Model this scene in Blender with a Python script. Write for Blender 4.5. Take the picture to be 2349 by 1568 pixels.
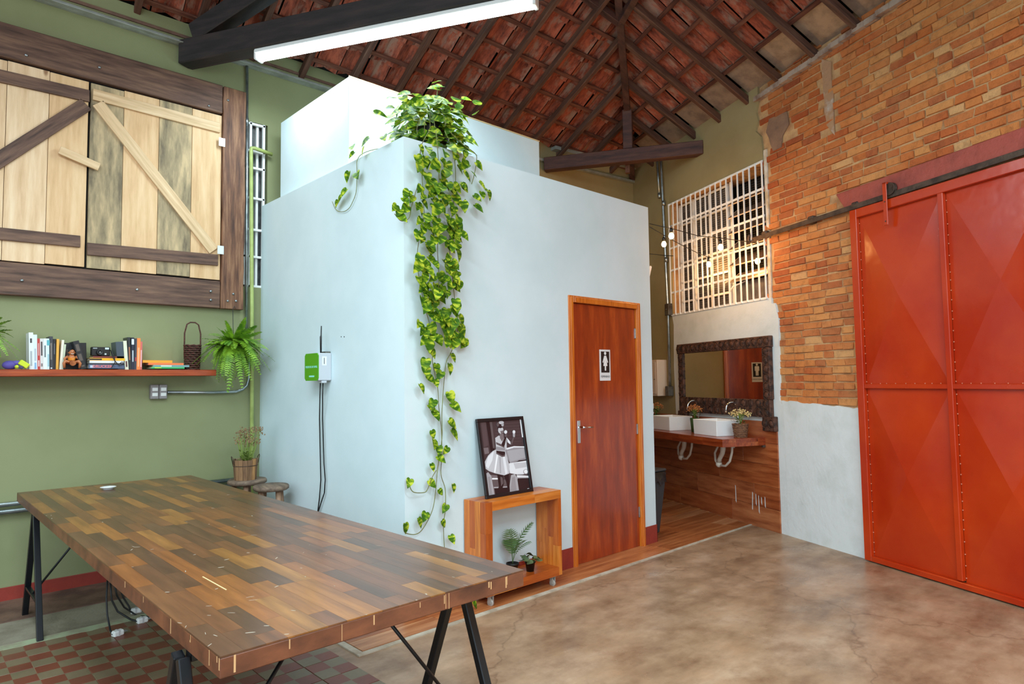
import bpy, bmesh, math, random
import numpy as np
from mathutils import Vector, Matrix
random.seed(7)
for o in list(bpy.data.objects): bpy.data.objects.remove(o)
S = bpy.context.scene
COL = S.collection
R = math.radians

# ------------------------------------------------------------------ camera
CF, YAW, PITCH, ROLL, CH = 1513.1144, 0.75578275, 0.05969666, -0.01332382, 1.45028493
def _axes():
    cy, sy, cp, sp = math.cos(YAW), math.sin(YAW), math.cos(PITCH), math.sin(PITCH)
    f = np.array([sy*cp, cy*cp, sp]); r = np.array([cy, -sy, 0.]); u = np.cross(r, f)
    c, s = math.cos(ROLL), math.sin(ROLL)
    return c*r+s*u, -s*r+c*u, f
AR, AU, AF = _axes()
cd = bpy.data.cameras.new('camera'); cam = bpy.data.objects.new('camera', cd); COL.objects.link(cam)
cd.sensor_width = 36; cd.lens = 36*CF/2349; cd.clip_end = 200; cd.clip_start = .05
m = Matrix.Identity(4)
for i in range(3):
    m[i][0] = AR[i]; m[i][1] = AU[i]; m[i][2] = -AF[i]
m[0][3], m[1][3], m[2][3] = 0, 0, CH
cam.matrix_world = m
S.camera = cam
S.view_settings.view_transform = 'Standard'; S.view_settings.look = 'None'; S.view_settings.gamma = 1
S.view_settings.use_curve_mapping = False
S.view_settings.exposure = 0.34

# ------------------------------------------------------------------ daylight through the open front, big lamps
w = bpy.data.worlds.new('world'); S.world = w; w.use_nodes = True
w.node_tree.nodes['Background'].inputs[0].default_value = (.74, .90, 1, 1)
w.node_tree.nodes['Background'].inputs[1].default_value = 1.5

def area(name, loc, direction, sx, sy, power, col, spread=math.pi):
    l = bpy.data.lights.new(name, 'AREA'); l.shape = 'RECTANGLE'; l.size = sx; l.size_y = sy
    l.energy = power; l.color = col; l.spread = spread
    o = bpy.data.objects.new(name, l); COL.objects.link(o); o.location = loc
    d = Vector(direction).normalized()
    o.rotation_euler = d.to_track_quat('-Z', 'Y').to_euler()
    return o
LED = (.76, .93, 1.0)
# ------------------------------------------------------------------ planes of the room and how photo points fall on them
G, BX, BY, BX2, BH = 5.7078, 2.3516, 3.4853, 5.0257, 3.03
WA, WP = .4277, 4.3932
D = np.array([math.sin(WA), math.cos(WA), 0.]); N = np.array([math.cos(WA), -math.sin(WA), 0.])
O = np.array([0, 0, CH])
def hit(u, v, n, c):
    n = np.array(n, float); d = AR*(u-1174.5)/CF-AU*(v-784)/CF+AF
    return O+d*(c-n@O)/(n@d)
def Wp(u, v, off=0): return hit(u, v, N, WP-off)          # on the brick wall
def Gp(u, v, off=0): return hit(u, v, (0, 1, 0), G-off)   # on the green wall
def Lp(u, v, off=0): return hit(u, v, (1, 0, 0), BX-off)  # cubicle's left face
def Bp(u, v, off=0): return hit(u, v, (0, 1, 0), BY-off)  # cubicle's front face
def Fp(u, v, z=0): return hit(u, v, (0, 0, 1), z)         # level surface
def w3(s, z, off=0): q = N*(WP-off)+D*s; return (q[0], q[1], z)
RW = math.atan2(-D[1], -D[0])          # wall frame: x right along the wall, y into it

# ------------------------------------------------------------------ mesh builder
class MB:
    def __init__(s): s.v = []; s.f = []; s.m = []; s.sm = []
    def add(s, vs, fs, mi=0, smooth=False):
        b = len(s.v); s.v += [tuple(map(float, p)) for p in vs]
        s.f += [tuple(b+i for i in f) for f in fs]; s.m += [mi]*len(fs); s.sm += [smooth]*len(fs); return s
    def box(s, x0, x1, y0, y1, z0, z1, mi=0):
        vs = [(x, y, z) for x in (x0, x1) for y in (y0, y1) for z in (z0, z1)]
        return s.add(vs, [(0, 1, 3, 2), (4, 6, 7, 5), (0, 4, 5, 1), (2, 3, 7, 6), (0, 2, 6, 4), (1, 5, 7, 3)], mi)
    def rbox(s, c, sz, rot=None, mi=0):
        M = rot if rot is not None else Matrix.Identity(3)
        vs = []
        for x in (-.5, .5):
            for y in (-.5, .5):
                for z in (-.5, .5): vs.append(Vector(c)+M @ Vector((x*sz[0], y*sz[1], z*sz[2])))
        return s.add(vs, [(0, 1, 3, 2), (4, 6, 7, 5), (0, 4, 5, 1), (2, 3, 7, 6), (0, 2, 6, 4), (1, 5, 7, 3)], mi)
    def bar(s, p, q, w, h, up=(0, 0, 1), mi=0):
        p, q = Vector(p), Vector(q); d = (q-p); L = d.length; d.normalize(); u = Vector(up)
        x = d.cross(u).normalized(); z = x.cross(d).normalized()
        M = Matrix((x, d, z)).transposed()
        return s.rbox((p+q)/2, (w, L, h), M, mi)
    def prism(s, poly, h0, h1, fn=lambda a, b, h: (a, b, h), mi=0):
        n = len(poly); vs = [fn(a, b, h0) for a, b in poly]+[fn(a, b, h1) for a, b in poly]
        fs = [tuple(range(n)), tuple(range(2*n-1, n-1, -1))]+[(i, i+n, (i+1) % n+n, (i+1) % n) for i in range(n)]
        return s.add(vs, fs, mi)
    def face(s, pts, mi=0): return s.add(pts, [tuple(range(len(pts)))], mi)
    def tube(s, pts, r, n=8, mi=0, closed=False):
        pts = [Vector(p) for p in pts]; k = len(pts)
        rs = r if hasattr(r, '__len__') else [r]*k
        vs = []; ref = None
        for i, p in enumerate(pts):
            if closed: t = pts[(i+1) % k]-pts[i-1]
            else: t = pts[min(i+1, k-1)]-pts[max(i-1, 0)]
            t.normalize()
            if ref is None: ref = t.orthogonal().normalized()
            ref = (ref-t*ref.dot(t))
            ref = ref.normalized() if ref.length > 1e-6 else t.orthogonal().normalized()
            b = t.cross(ref)
            for j in range(n):
                a = 2*math.pi*j/n; vs.append(p+(ref*math.cos(a)+b*math.sin(a))*rs[i])
        fs = []
        for i in range(k if closed else k-1):
            for j in range(n):
                fs.append((i*n+j, i*n+(j+1) % n, ((i+1) % k)*n+(j+1) % n, ((i+1) % k)*n+j))
        s.add(vs, fs, mi, True)
        if not closed:
            b = len(s.v)-k*n; s.f += [tuple(b+j for j in range(n-1, -1, -1)), tuple(b+(k-1)*n+j for j in range(n))]; s.m += [mi]*2; s.sm += [False]*2
        return s
    def lathe(s, prof, c=(0, 0, 0), n=20, mi=0, smooth=True):
        vs = []; fs = []; c = Vector(c)
        for r, z in prof:
            for j in range(n):
                a = 2*math.pi*j/n; vs.append((c.x+r*math.cos(a), c.y+r*math.sin(a), c.z+z))
        k = len(prof)
        for i in range(k-1):
            for j in range(n): fs.append((i*n+j, i*n+(j+1) % n, (i+1)*n+(j+1) % n, (i+1)*n+j))
        return s.add(vs, fs, mi, smooth)
    def ball(s, c, r, n=10, mi=0, sc=(1, 1, 1)):
        vs = []; fs = []; m_ = n//2
        for i in range(m_+1):
            t = math.pi*i/m_
            for j in range(n):
                a = 2*math.pi*j/n
                vs.append((c[0]+sc[0]*r*math.sin(t)*math.cos(a), c[1]+sc[1]*r*math.sin(t)*math.sin(a), c[2]+sc[2]*r*math.cos(t)))
        for i in range(m_):
            for j in range(n): fs.append((i*n+j, (i+1)*n+j, (i+1)*n+(j+1) % n, i*n+(j+1) % n))
        return s.add(vs, fs, mi, True)
    def mesh(s, name, mats, bevel=0, subdiv=0):
        me = bpy.data.meshes.new(name); me.from_pydata(s.v, [], s.f)
        for mt in (mats if isinstance(mats, (list, tuple)) else [mats]): me.materials.append(mt)
        me.polygons.foreach_set('material_index', s.m); me.polygons.foreach_set('use_smooth', s.sm)
        bm = bmesh.new(); bm.from_mesh(me)
        bmesh.ops.recalc_face_normals(bm, faces=bm.faces)
        if bevel:
            es = [e for e in bm.edges if len(e.link_faces) == 2 and e.calc_face_angle() > .5]
            bmesh.ops.bevel(bm, geom=es, offset=bevel, segments=1, affect='EDGES', clamp_overlap=True)
        bm.to_mesh(me); bm.free(); me.update()
        return me
    def build(s, name, mats, parent=None, bevel=0, **kw):
        return link(name, s.mesh(name, mats, bevel), parent, **kw)
def link(name, me, parent=None, loc=None, rot=None, scale=None, label=None, kind=None):
    o = bpy.data.objects.new(name, me); COL.objects.link(o)
    if parent is not None: o.parent = parent
    if loc is not None: o.location = loc
    if rot is not None: o.rotation_euler = rot
    if scale is not None: o.scale = scale
    if label: o['label'] = label
    if kind: o['kind'] = kind
    return o
def tag(o, label, cat, group=None):
    o['label'] = label; o['category'] = cat
    if group: o['group'] = group
    return o
def thing(name, label, cat, loc=(0, 0, 0), rz=0, group=None):
    o = link(name, None, None, tuple(loc), (0, 0, rz)); o['_rz'] = 0
    del o['_rz']
    return tag(o, label, cat, group)
def struct(name, loc=(0, 0, 0), rz=0):
    o = link(name, None, None, tuple(loc), (0, 0, rz)); o['kind'] = 'structure'; return o
def toloc(t, P):      # world point -> local of an empty
    d = Vector(P)-t.location; return Matrix.Rotation(-t.rotation_euler.z, 3, 'Z') @ d

# ------------------------------------------------------------------ materials
def nt(name):
    m = bpy.data.materials.new(name); m.use_nodes = True
    return m, m.node_tree.nodes, m.node_tree.links, m.node_tree.nodes['Principled BSDF']
def lin(c):
    return tuple(((x/255)/12.92 if x/255 <= .04045 else ((x/255+.055)/1.055)**2.4) for x in c)+(1,)
def coords(nd, lk, world=False, rnd=True, scale=(1, 1, 1)):
    tc = nd.new('ShaderNodeTexCoord'); mp = nd.new('ShaderNodeMapping'); mp.inputs['Scale'].default_value = scale
    if world:
        g = nd.new('ShaderNodeNewGeometry'); lk.new(g.outputs['Position'], mp.inputs[0]); return mp.outputs[0]
    lk.new(tc.outputs['Object'], mp.inputs[0])
    if not rnd: return mp.outputs[0]
    oi = nd.new('ShaderNodeObjectInfo'); mu = nd.new('ShaderNodeMath'); mu.operation = 'MULTIPLY'; mu.inputs[1].default_value = 57
    lk.new(oi.outputs['Random'], mu.inputs[0]); ad = nd.new('ShaderNodeVectorMath'); ad.operation = 'ADD'
    lk.new(mp.outputs[0], ad.inputs[0]); lk.new(mu.outputs[0], ad.inputs[1]); return ad.outputs[0]
def noise(nd, lk, vec, scale, detail=4, rough=.6):
    n = nd.new('ShaderNodeTexNoise'); n.inputs['Scale'].default_value = scale; n.inputs['Detail'].default_value = detail; n.inputs['Roughness'].default_value = rough
    lk.new(vec, n.inputs['Vector']); return n.outputs['Fac']
def ramp(nd, lk, fac, stops, interp='LINEAR'):
    r = nd.new('ShaderNodeValToRGB'); r.color_ramp.interpolation = interp; e = r.color_ramp.elements
    while len(e) > 1: e.remove(e[-1])
    e[0].position = stops[0][0]; e[0].color = stops[0][1]
    for p, c in stops[1:]:
        x = e.new(p); x.color = c
    lk.new(fac, r.inputs[0]); return r.outputs[0]
def mixc(nd, lk, fac, a, b, mode='MIX'):
    x = nd.new('ShaderNodeMix'); x.data_type = 'RGBA'; x.blend_type = mode
    for sock, val in ((x.inputs[0], fac), (x.inputs[6], a), (x.inputs[7], b)):
        if hasattr(val, 'is_linked') or hasattr(val, 'links'): lk.new(val, sock)
        else: sock.default_value = val
    return x.outputs[2]
def bump(nd, lk, bs, h, strength, dist=.01):
    b = nd.new('ShaderNodeBump'); b.inputs['Strength'].default_value = strength; b.inputs['Distance'].default_value = dist
    lk.new(h, b.inputs['Height']); lk.new(b.outputs[0], bs.inputs['Normal'])
def mat(name, c, rough=.5, metal=0, c2=None, scale=4, lo=.4, hi=.65, bmp=0, bs=60, world=False, emit=None, es=1, trans=0, spec=None, coat=0):
    m, nd, lk, b = nt(name); c = lin(c)
    b.inputs['Roughness'].default_value = rough; b.inputs['Metallic'].default_value = metal
    if spec is not None: b.inputs['Specular IOR Level'].default_value = spec
    if coat: b.inputs['Coat Weight'].default_value = coat; b.inputs['Coat Roughness'].default_value = .12
    b.inputs['Base Color'].default_value = c
    if c2 is not None or bmp:
        v = coords(nd, lk, world)
    if c2 is not None:
        lk.new(ramp(nd, lk, noise(nd, lk, v, scale), [(lo, c), (hi, lin(c2))]), b.inputs['Base Color'])
    if bmp: bump(nd, lk, b, noise(nd, lk, v, bs, 3), bmp)
    if emit: b.inputs['Emission Color'].default_value = lin(emit); b.inputs['Emission Strength'].default_value = es
    if trans: b.inputs['Transmission Weight'].default_value = trans
    return m
def wood(name, cols, axis=0, rough=.45, stretch=14, scale=3, vary=None, coat=0, bmp=.15, knots=False, world=False):
    """grain running along an axis; vary = list of tones picked per piece"""
    m, nd, lk, b = nt(name); sc = [stretch]*3; sc[axis] = 1.0
    v = coords(nd, lk, world, scale=tuple(sc))
    n1 = noise(nd, lk, v, scale, 6, .62)
    k = len(cols); g = ramp(nd, lk, n1, [(.32+.36*i/(k-1), lin(c)) for i, c in enumerate(cols)])
    if vary:
        oi = nd.new('ShaderNodeObjectInfo'); gi = nd.new('ShaderNodeNewGeometry'); ad = nd.new('ShaderNodeMath'); ad.operation = 'ADD'
        lk.new(oi.outputs['Random'], ad.inputs[0]); lk.new(gi.outputs['Random Per Island'], ad.inputs[1])
        fr = nd.new('ShaderNodeMath'); fr.operation = 'FRACT'; lk.new(ad.outputs[0], fr.inputs[0])
        t = ramp(nd, lk, fr.outputs[0], [(i/len(vary), lin(c)) for i, c in enumerate(vary)], 'CONSTANT')
        g = mixc(nd, lk, .9, g, t, 'MULTIPLY')
    if knots:
        v2 = coords(nd, lk, world, scale=(5, 5, 2.2)); vo = nd.new('ShaderNodeTexVoronoi'); vo.inputs['Scale'].default_value = .8
        lk.new(v2, vo.inputs['Vector'])
        kn = ramp(nd, lk, vo.outputs['Distance'], [(.0, (.12, .06, .03, 1)), (.06, (.3, .17, .09, 1)), (.09, (1, 1, 1, 1))])
        g = mixc(nd, lk, .8, g, kn, 'MULTIPLY')
    lk.new(g, b.inputs['Base Color']); b.inputs['Roughness'].default_value = rough
    if coat: b.inputs['Coat Weight'].default_value = coat; b.inputs['Coat Roughness'].default_value = .15
    if bmp: bump(nd, lk, b, n1, bmp, .006)
    return m

M = {}
M['white_wall'] = mat('white_painted_plaster', (214, 230, 234), .75, c2=(204, 222, 226), scale=1.3, bmp=.12, bs=9)
M['white_lime'] = mat('white_limewash', (222, 226, 224), .8, c2=(196, 202, 196), scale=2.2, lo=.5, hi=.8, bmp=.5, bs=14)
M['green_wall'] = mat('green_painted_plaster', (138, 142, 102), .75, c2=(130, 134, 94), scale=1.2, bmp=.15, bs=8)
M['olive_wall'] = mat('olive_painted_plaster', (162, 146, 104), .8, c2=(150, 134, 94), scale=1.5, bmp=.2, bs=8)
M['red_skirt'] = mat('red_skirting_paint', (152, 52, 38), .55, c2=(134, 44, 34), scale=5, bmp=.2, bs=30)
M['lintel'] = mat('red_painted_lintel', (168, 76, 62), .6, c2=(120, 52, 44), scale=6, lo=.45, hi=.8, bmp=.8, bs=18)
M['mortar'] = mat('sandy_mortar', (206, 164, 116), .95, c2=(170, 124, 84), scale=6, bmp=.8, bs=30, world=True)
M['steel'] = mat('galvanised_steel', (178, 186, 188), .35, .9, c2=(140, 148, 150), scale=12)
M['steel_dull'] = mat('dull_steel', (120, 118, 112), .5, .8, c2=(90, 80, 72), scale=10)
M['rust'] = mat('brown_iron', (92, 74, 62), .6, .4, c2=(60, 46, 40), scale=12, bmp=.4)
M['black_metal'] = mat('black_painted_steel', (20, 22, 26), .35, .2, c2=(34, 36, 42), scale=30, lo=.6, hi=.9)
M['black'] = mat('black_plastic', (20, 20, 22), .4)
M['rubber'] = mat('black_cable', (14, 14, 14), .45)
M['white_plastic'] = mat('white_plastic', (232, 234, 232), .35)
M['grey_plastic'] = mat('grey_plastic', (196, 200, 206), .45)
M['grey_box'] = mat('grey_switch_box', (140, 134, 134), .45)
M['green_label'] = mat('green_printed_plate', (84, 160, 24), .35)
M['white_bar'] = mat('white_painted_bars', (238, 238, 236), .5)
M['ceramic'] = mat('white_ceramic', (240, 240, 238), .12)
M['chrome'] = mat('chrome', (220, 224, 228), .08, 1)
M['beige_metal'] = mat('beige_metal_box', (222, 200, 178), .5)
M['pvc_old'] = mat('old_white_pvc', (206, 196, 180), .5)
M['pipe_green'] = mat('green_painted_pipe', (172, 186, 108), .45, c2=(150, 160, 90), scale=9)
M['tray'] = mat('cable_tray_metal', (176, 182, 176), .5, .3, c2=(150, 154, 146), scale=8)
M['soil'] = mat('soil', (46, 34, 26), .95, bmp=.8, bs=80)
M['soap'] = mat('white_dispenser_plastic', (225, 235, 240), .3)
M['bin'] = mat('dark_grey_bin_plastic', (56, 58, 62), .5)
M['bag'] = mat('black_bin_liner', (40, 38, 40), .3, bmp=1, bs=25)
M['glass'] = mat('dusty_glass', (112, 90, 74), .6, c2=(84, 66, 54), scale=3)
M['louvre'] = mat('grey_corrugated_metal', (104, 100, 98), .8, .0, c2=(80, 76, 74), scale=8)
M['dark_slat'] = mat('dark_corrugated_metal', (34, 32, 32), .8)
M['dark'] = mat('dark_outside', (16, 14, 14), .9)
M['mirror'] = mat('mirror_glass', (225, 225, 220), .01, 1)
M['glow'] = mat('led_tube', (255, 255, 255), .5, emit=(225, 248, 255), es=20)
M['bulb'] = mat('warm_bulb', (255, 220, 160), .3, emit=(255, 205, 130), es=22)
M['basket'] = mat('brown_wicker', (96, 52, 40), .7, c2=(60, 34, 28), scale=60, bmp=1, bs=90)
M['wicker'] = mat('tan_wicker', (150, 104, 72), .7, c2=(96, 62, 44), scale=60, bmp=1, bs=90)
M['terracotta'] = mat('carved_wood_figure', (186, 112, 66), .45, c2=(140, 74, 40), scale=20)
M['fern'] = mat('fern_green', (138, 180, 42), .5, c2=(78, 128, 30), scale=9)
M['flower_o'] = mat('dry_orange_flowers', (196, 124, 62), .8, c2=(160, 92, 48), scale=30)
M['flower_y'] = mat('cream_flowers', (232, 206, 146), .8, c2=(206, 170, 100), scale=30)
M['dry'] = mat('dried_brown_flowers', (160, 128, 92), .9, c2=(112, 84, 60), scale=30)
M['leaf_dark'] = mat('dark_green_leaves', (70, 96, 44), .5, c2=(44, 70, 36), scale=9)
M['stem'] = mat('green_stem', (130, 150, 60), .6)
M['vine'] = mat('vine_stem', (120, 128, 62), .6, c2=(104, 90, 60), scale=9)
M['stone_edge'] = mat('grey_cement', (150, 142, 122), .85, c2=(122, 112, 94), scale=5, bmp=.3)
M['brown_floor'] = mat('worn_brown_cement', (122, 92, 76), .7, c2=(84, 60, 50), scale=5, bmp=.3)
M['grout'] = mat('pale_cement_border', (196, 186, 168), .8, c2=(168, 154, 134), scale=9, bmp=.4)
M['greenish'] = mat('spilt_green_paint_on_cement', (164, 176, 140), .8, c2=(150, 140, 118), scale=9)

M['cream_wood'] = wood('pale_pine', [(204, 166, 124), (224, 190, 150), (236, 208, 172)], 2, .6, 10, 1.8, vary=[(255, 255, 255), (246, 236, 220), (255, 246, 228)], knots=True)
M['cream_wood_x'] = wood('pale_pine_batten', [(192, 156, 114), (214, 180, 138), (228, 198, 158)], 0, .6, 14, 2.4)
M['grey_pine'] = wood('greyed_pine', [(110, 96, 74), (160, 140, 106), (200, 172, 130)], 2, .7, 5, 3)
M['dark_beam'] = wood('dark_reclaimed_beam', [(66, 44, 34), (98, 70, 56), (124, 92, 72)], 0, .65, 10, 3, bmp=.5)
M['dark_beam_z'] = wood('dark_reclaimed_post', [(70, 42, 30), (110, 72, 50), (150, 108, 78)], 2, .65, 10, 3, bmp=.6)
M['truss'] = wood('old_roof_timber', [(46, 26, 22), (76, 44, 36), (96, 60, 48)], 0, .6, 6, 3)
M['truss_dark'] = wood('blackened_roof_timber', [(24, 22, 22), (40, 34, 34), (56, 44, 42)], 0, .6, 6, 3)
M['rafter'] = wood('rafter_timber', [(60, 38, 30), (92, 62, 48), (112, 82, 66)], 1, .75, 10, 3, vary=[(255, 255, 255), (225, 210, 200), (255, 235, 215)])
M['batten'] = wood('batten_timber', [(70, 36, 26), (104, 58, 42), (128, 84, 64)], 0, .8, 10, 4, vary=[(255, 255, 255), (215, 200, 190)])
M['shelf_wood'] = wood('red_varnished_shelf', [(120, 44, 16), (156, 62, 26), (176, 78, 36)], 0, .3, 12, 3, coat=.3)
M['door_wood'] = wood('red_varnished_door', [(122, 38, 10), (152, 52, 12), (184, 78, 22)], 2, .3, 7, 1.6, coat=.5, bmp=.03)
M['frame_wood'] = wood('orange_varnished_frame', [(176, 84, 16), (204, 108, 28), (214, 124, 40)], 2, .3, 12, 3, coat=.4, bmp=.03)
M['cube_wood'] = wood('orange_teak', [(176, 92, 26), (204, 118, 40), (220, 138, 60)], 0, .4, 12, 3, vary=[(255, 255, 255), (236, 200, 170), (255, 240, 215), (214, 170, 140)], coat=.2, bmp=.03)
M['cube_wood_z'] = wood('orange_teak_upright', [(176, 92, 26), (204, 118, 40), (220, 138, 60)], 2, .4, 12, 3, vary=[(255, 255, 255), (236, 200, 170), (255, 240, 215), (214, 170, 140)], coat=.2, bmp=.03)
M['plank_floor'] = wood('wood_look_plank', [(144, 88, 54), (178, 118, 76), (200, 144, 100)], 0, .35, 10, 2.2, vary=[(255, 255, 255), (232, 205, 180), (255, 232, 205), (215, 185, 160)], bmp=.05)
M['plank_wall'] = wood('wood_look_wall_plank', [(128, 62, 34), (164, 92, 54), (186, 116, 74)], 0, .35, 9, 2.2, vary=[(255, 255, 255), (238, 215, 195), (250, 232, 210)], bmp=.05)
M['counter_wood'] = wood('reddish_counter_wood', [(120, 50, 24), (158, 76, 38), (186, 104, 60)], 0, .35, 9, 3, vary=[(255, 255, 255), (232, 200, 175), (210, 170, 140)], coat=.3, bmp=.05)
M['stave'] = wood('worn_table_stave', [(116, 82, 56), (138, 100, 68), (158, 118, 82)], 1, .34, 11, 2.6,
    vary=[(150, 128, 122), (255, 214, 130), (172, 140, 124), (195, 158, 130), (150, 132, 130), (240, 190, 120), (182, 146, 126), (140, 122, 122), (190, 155, 128), (255, 226, 145), (162, 136, 126), (215, 168, 118)], coat=.25, bmp=.05)
M['table_edge'] = wood('dark_table_edge', [(74, 42, 28), (108, 62, 40), (132, 78, 50)], 0, .4, 2, 4)
M['stool_wood'] = wood('grey_brown_stool', [(84, 68, 56), (118, 98, 82), (140, 118, 98)], 0, .75, 8, 4)
M['stool_leg'] = wood('stool_leg_wood', [(110, 78, 58), (150, 116, 90), (168, 134, 108)], 2, .75, 8, 4)
M['bucket'] = wood('bucket_stave_wood', [(120, 92, 68), (160, 130, 100), (190, 158, 122)], 2, .8, 10, 5, vary=[(255, 255, 255), (215, 195, 175), (255, 225, 180), (185, 165, 150)])
M['carved'] = mat('carved_dark_frame', (92, 56, 40), .7, c2=(44, 24, 16), scale=22, lo=.42, hi=.6, bmp=1, bs=40)

def brick_mat():
    m, nd, lk, b = nt('old_brick')
    oi = nd.new('ShaderNodeObjectInfo'); gi = nd.new('ShaderNodeNewGeometry'); ad = nd.new('ShaderNodeMath'); ad.operation = 'ADD'
    lk.new(oi.outputs['Random'], ad.inputs[0]); lk.new(gi.outputs['Random Per Island'], ad.inputs[1])
    fr = nd.new('ShaderNodeMath'); fr.operation = 'FRACT'; lk.new(ad.outputs[0], fr.inputs[0])
    v = coords(nd, lk, True)
    tone = ramp(nd, lk, fr.outputs[0], [(0, lin((186, 92, 42))), (.18, lin((206, 124, 62))), (.4, lin((196, 106, 48))), (.6, lin((212, 142, 80))), (.76, lin((170, 84, 44))), (.86, lin((196, 116, 62))), (.94, lin((214, 164, 110)))], 'CONSTANT')
    pale = ramp(nd, lk, noise(nd, lk, v, 1.1, 5, .6), [(.42, (0, 0, 0, 1)), (.62, (1, 1, 1, 1))])
    g = mixc(nd, lk, .15, tone, lin((204, 128, 68)))
    x = nd.new('ShaderNodeMath'); x.operation = 'MULTIPLY'; x.inputs[1].default_value = .36; lk.new(pale, x.inputs[0])
    g = mixc(nd, lk, x.outputs[0], g, lin((214, 164, 104)))
    n2 = ramp(nd, lk, noise(nd, lk, v, 16, 6, .7), [(.3, (.62, .58, .55, 1)), (.5, (1, 1, 1, 1)), (.75, (1.08, 1.02, .95, 1))])
    g = mixc(nd, lk, .8, g, n2, 'MULTIPLY')
    # old reddish paint left on the far upper part of the wall
    dt = nd.new('ShaderNodeVectorMath'); dt.operation = 'DOT_PRODUCT'; dt.inputs[1].default_value = (D[0]*.9, D[1]*.9, .62); lk.new(v, dt.inputs[0])
    a2 = nd.new('ShaderNodeMath'); a2.operation = 'MULTIPLY_ADD'; a2.inputs[1].default_value = 1.6; lk.new(noise(nd, lk, v, 1.6, 5, .65), a2.inputs[0]); lk.new(dt.outputs['Value'], a2.inputs[2])
    mr_ = nd.new('ShaderNodeMapRange'); mr_.inputs[1].default_value = 6.9; mr_.inputs[2].default_value = 7.7; lk.new(a2.outputs[0], mr_.inputs[0])
    m3 = nd.new('ShaderNodeMath'); m3.operation = 'MULTIPLY'; m3.inputs[1].default_value = .8; lk.new(mr_.outputs[0], m3.inputs[0])
    g = mixc(nd, lk, m3.outputs[0], g, mixc(nd, lk, 1.0, g, (.68, .5, .42, 1), 'MULTIPLY'))
    lk.new(g, b.inputs['Base Color']); b.inputs['Roughness'].default_value = .85
    bump(nd, lk, b, noise(nd, lk, v, 38, 5, .7), .8, .01)
    return m
M['brick'] = brick_mat()
def roof_tile_mat():
    m, nd, lk, b = nt('sooty_clay_tile')
    v = coords(nd, lk, scale=(4, 1, 1)); n1 = noise(nd, lk, v, 7, 6, .7); n2 = noise(nd, lk, coords(nd, lk, scale=(1, .35, 1)), 10, 4, .7)
    base = ramp(nd, lk, n1, [(.3, lin((70, 34, 26))), (.45, lin((138, 66, 46))), (.6, lin((176, 90, 62)))])
    f = ramp(nd, lk, n2, [(.50, (0, 0, 0, 1)), (.64, (.8, .8, .8, 1))])
    lk.new(mixc(nd, lk, f, base, lin((158, 128, 110))), b.inputs['Base Color']); b.inputs['Roughness'].default_value = .85
    bump(nd, lk, b, n1, .5)
    return m
M['tile_roof'] = roof_tile_mat()
M['tile_clear'] = mat('dirty_fibreglass_sheet', (150, 128, 110), .3, c2=(118, 98, 86), scale=9, bmp=.15, bs=60)
def floor_mat():
    m, nd, lk, b = nt('polished_old_concrete'); v = coords(nd, lk, True)
    v2 = coords(nd, lk, True, scale=(1, 2.2, 1))
    a = ramp(nd, lk, noise(nd, lk, v2, 1.5, 8, .65), [(.3, lin((128, 98, 74))), (.45, lin((156, 126, 98))), (.58, lin((174, 144, 116))), (.72, lin((192, 166, 140)))])
    c = ramp(nd, lk, noise(nd, lk, v, 3.5, 10, .72), [(.34, (.62, .55, .5, 1)), (.52, (1, 1, 1, 1)), (.7, (1.2, 1.17, 1.12, 1))])
    g = mixc(nd, lk, .8, a, c, 'MULTIPLY')
    vo = nd.new('ShaderNodeTexVoronoi'); vo.feature = 'DISTANCE_TO_EDGE'; vo.inputs['Scale'].default_value = .8
    no = nd.new('ShaderNodeTexNoise'); no.inputs['Scale'].default_value = 3; no.inputs['Detail'].default_value = 6; lk.new(v, no.inputs['Vector'])
    mx = nd.new('ShaderNodeMix'); mx.data_type = 'VECTOR'; mx.inputs[0].default_value = .35
    lk.new(v, mx.inputs[4]); lk.new(no.outputs['Color'], mx.inputs[5]); lk.new(mx.outputs[1], vo.inputs['Vector'])
    cr = ramp(nd, lk, vo.outputs['Distance'], [(0, (.45, .4, .38, 1)), (.006, (1, 1, 1, 1))])
    g = mixc(nd, lk, .55, g, cr, 'MULTIPLY')
    lk.new(g, b.inputs['Base Color'])
    r = ramp(nd, lk, noise(nd, lk, v, 3, 5), [(.3, (.22, .22, .22, 1)), (.7, (.5, .5, .5, 1))]); lk.new(r, b.inputs['Roughness'])
    bump(nd, lk, b, noise(nd, lk, v, 20, 5), .08, .01)
    return m
M['concrete'] = floor_mat()
def checker_mat():
    m, nd, lk, b = nt('hydraulic_floor_tile'); v = coords(nd, lk, rnd=False)
    ch = nd.new('ShaderNodeTexChecker'); ch.inputs['Scale'].default_value = 10.0; lk.new(v, ch.inputs['Vector'])
    ch.inputs[1].default_value = lin((122, 62, 46)); ch.inputs[2].default_value = lin((122, 108, 84))
    w_ = coords(nd, lk, True)
    n = ramp(nd, lk, noise(nd, lk, w_, 5, 6, .7), [(.35, (.8, .78, .75, 1)), (.65, (1.1, 1.08, 1.05, 1))])
    g = mixc(nd, lk, .8, ch.outputs[0], n, 'MULTIPLY')
    # wear: the squares fade towards the trodden middle of the room
    wr = ramp(nd, lk, noise(nd, lk, w_, .55, 3), [(.45, (0, 0, 0, 1)), (.7, (.5, .5, .5, 1))])
    g = mixc(nd, lk, wr, g, lin((150, 124, 104)))
    lk.new(g, b.inputs['Base Color']); b.inputs['Roughness'].default_value = .38
    return m
M['checker'] = checker_mat()
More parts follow.
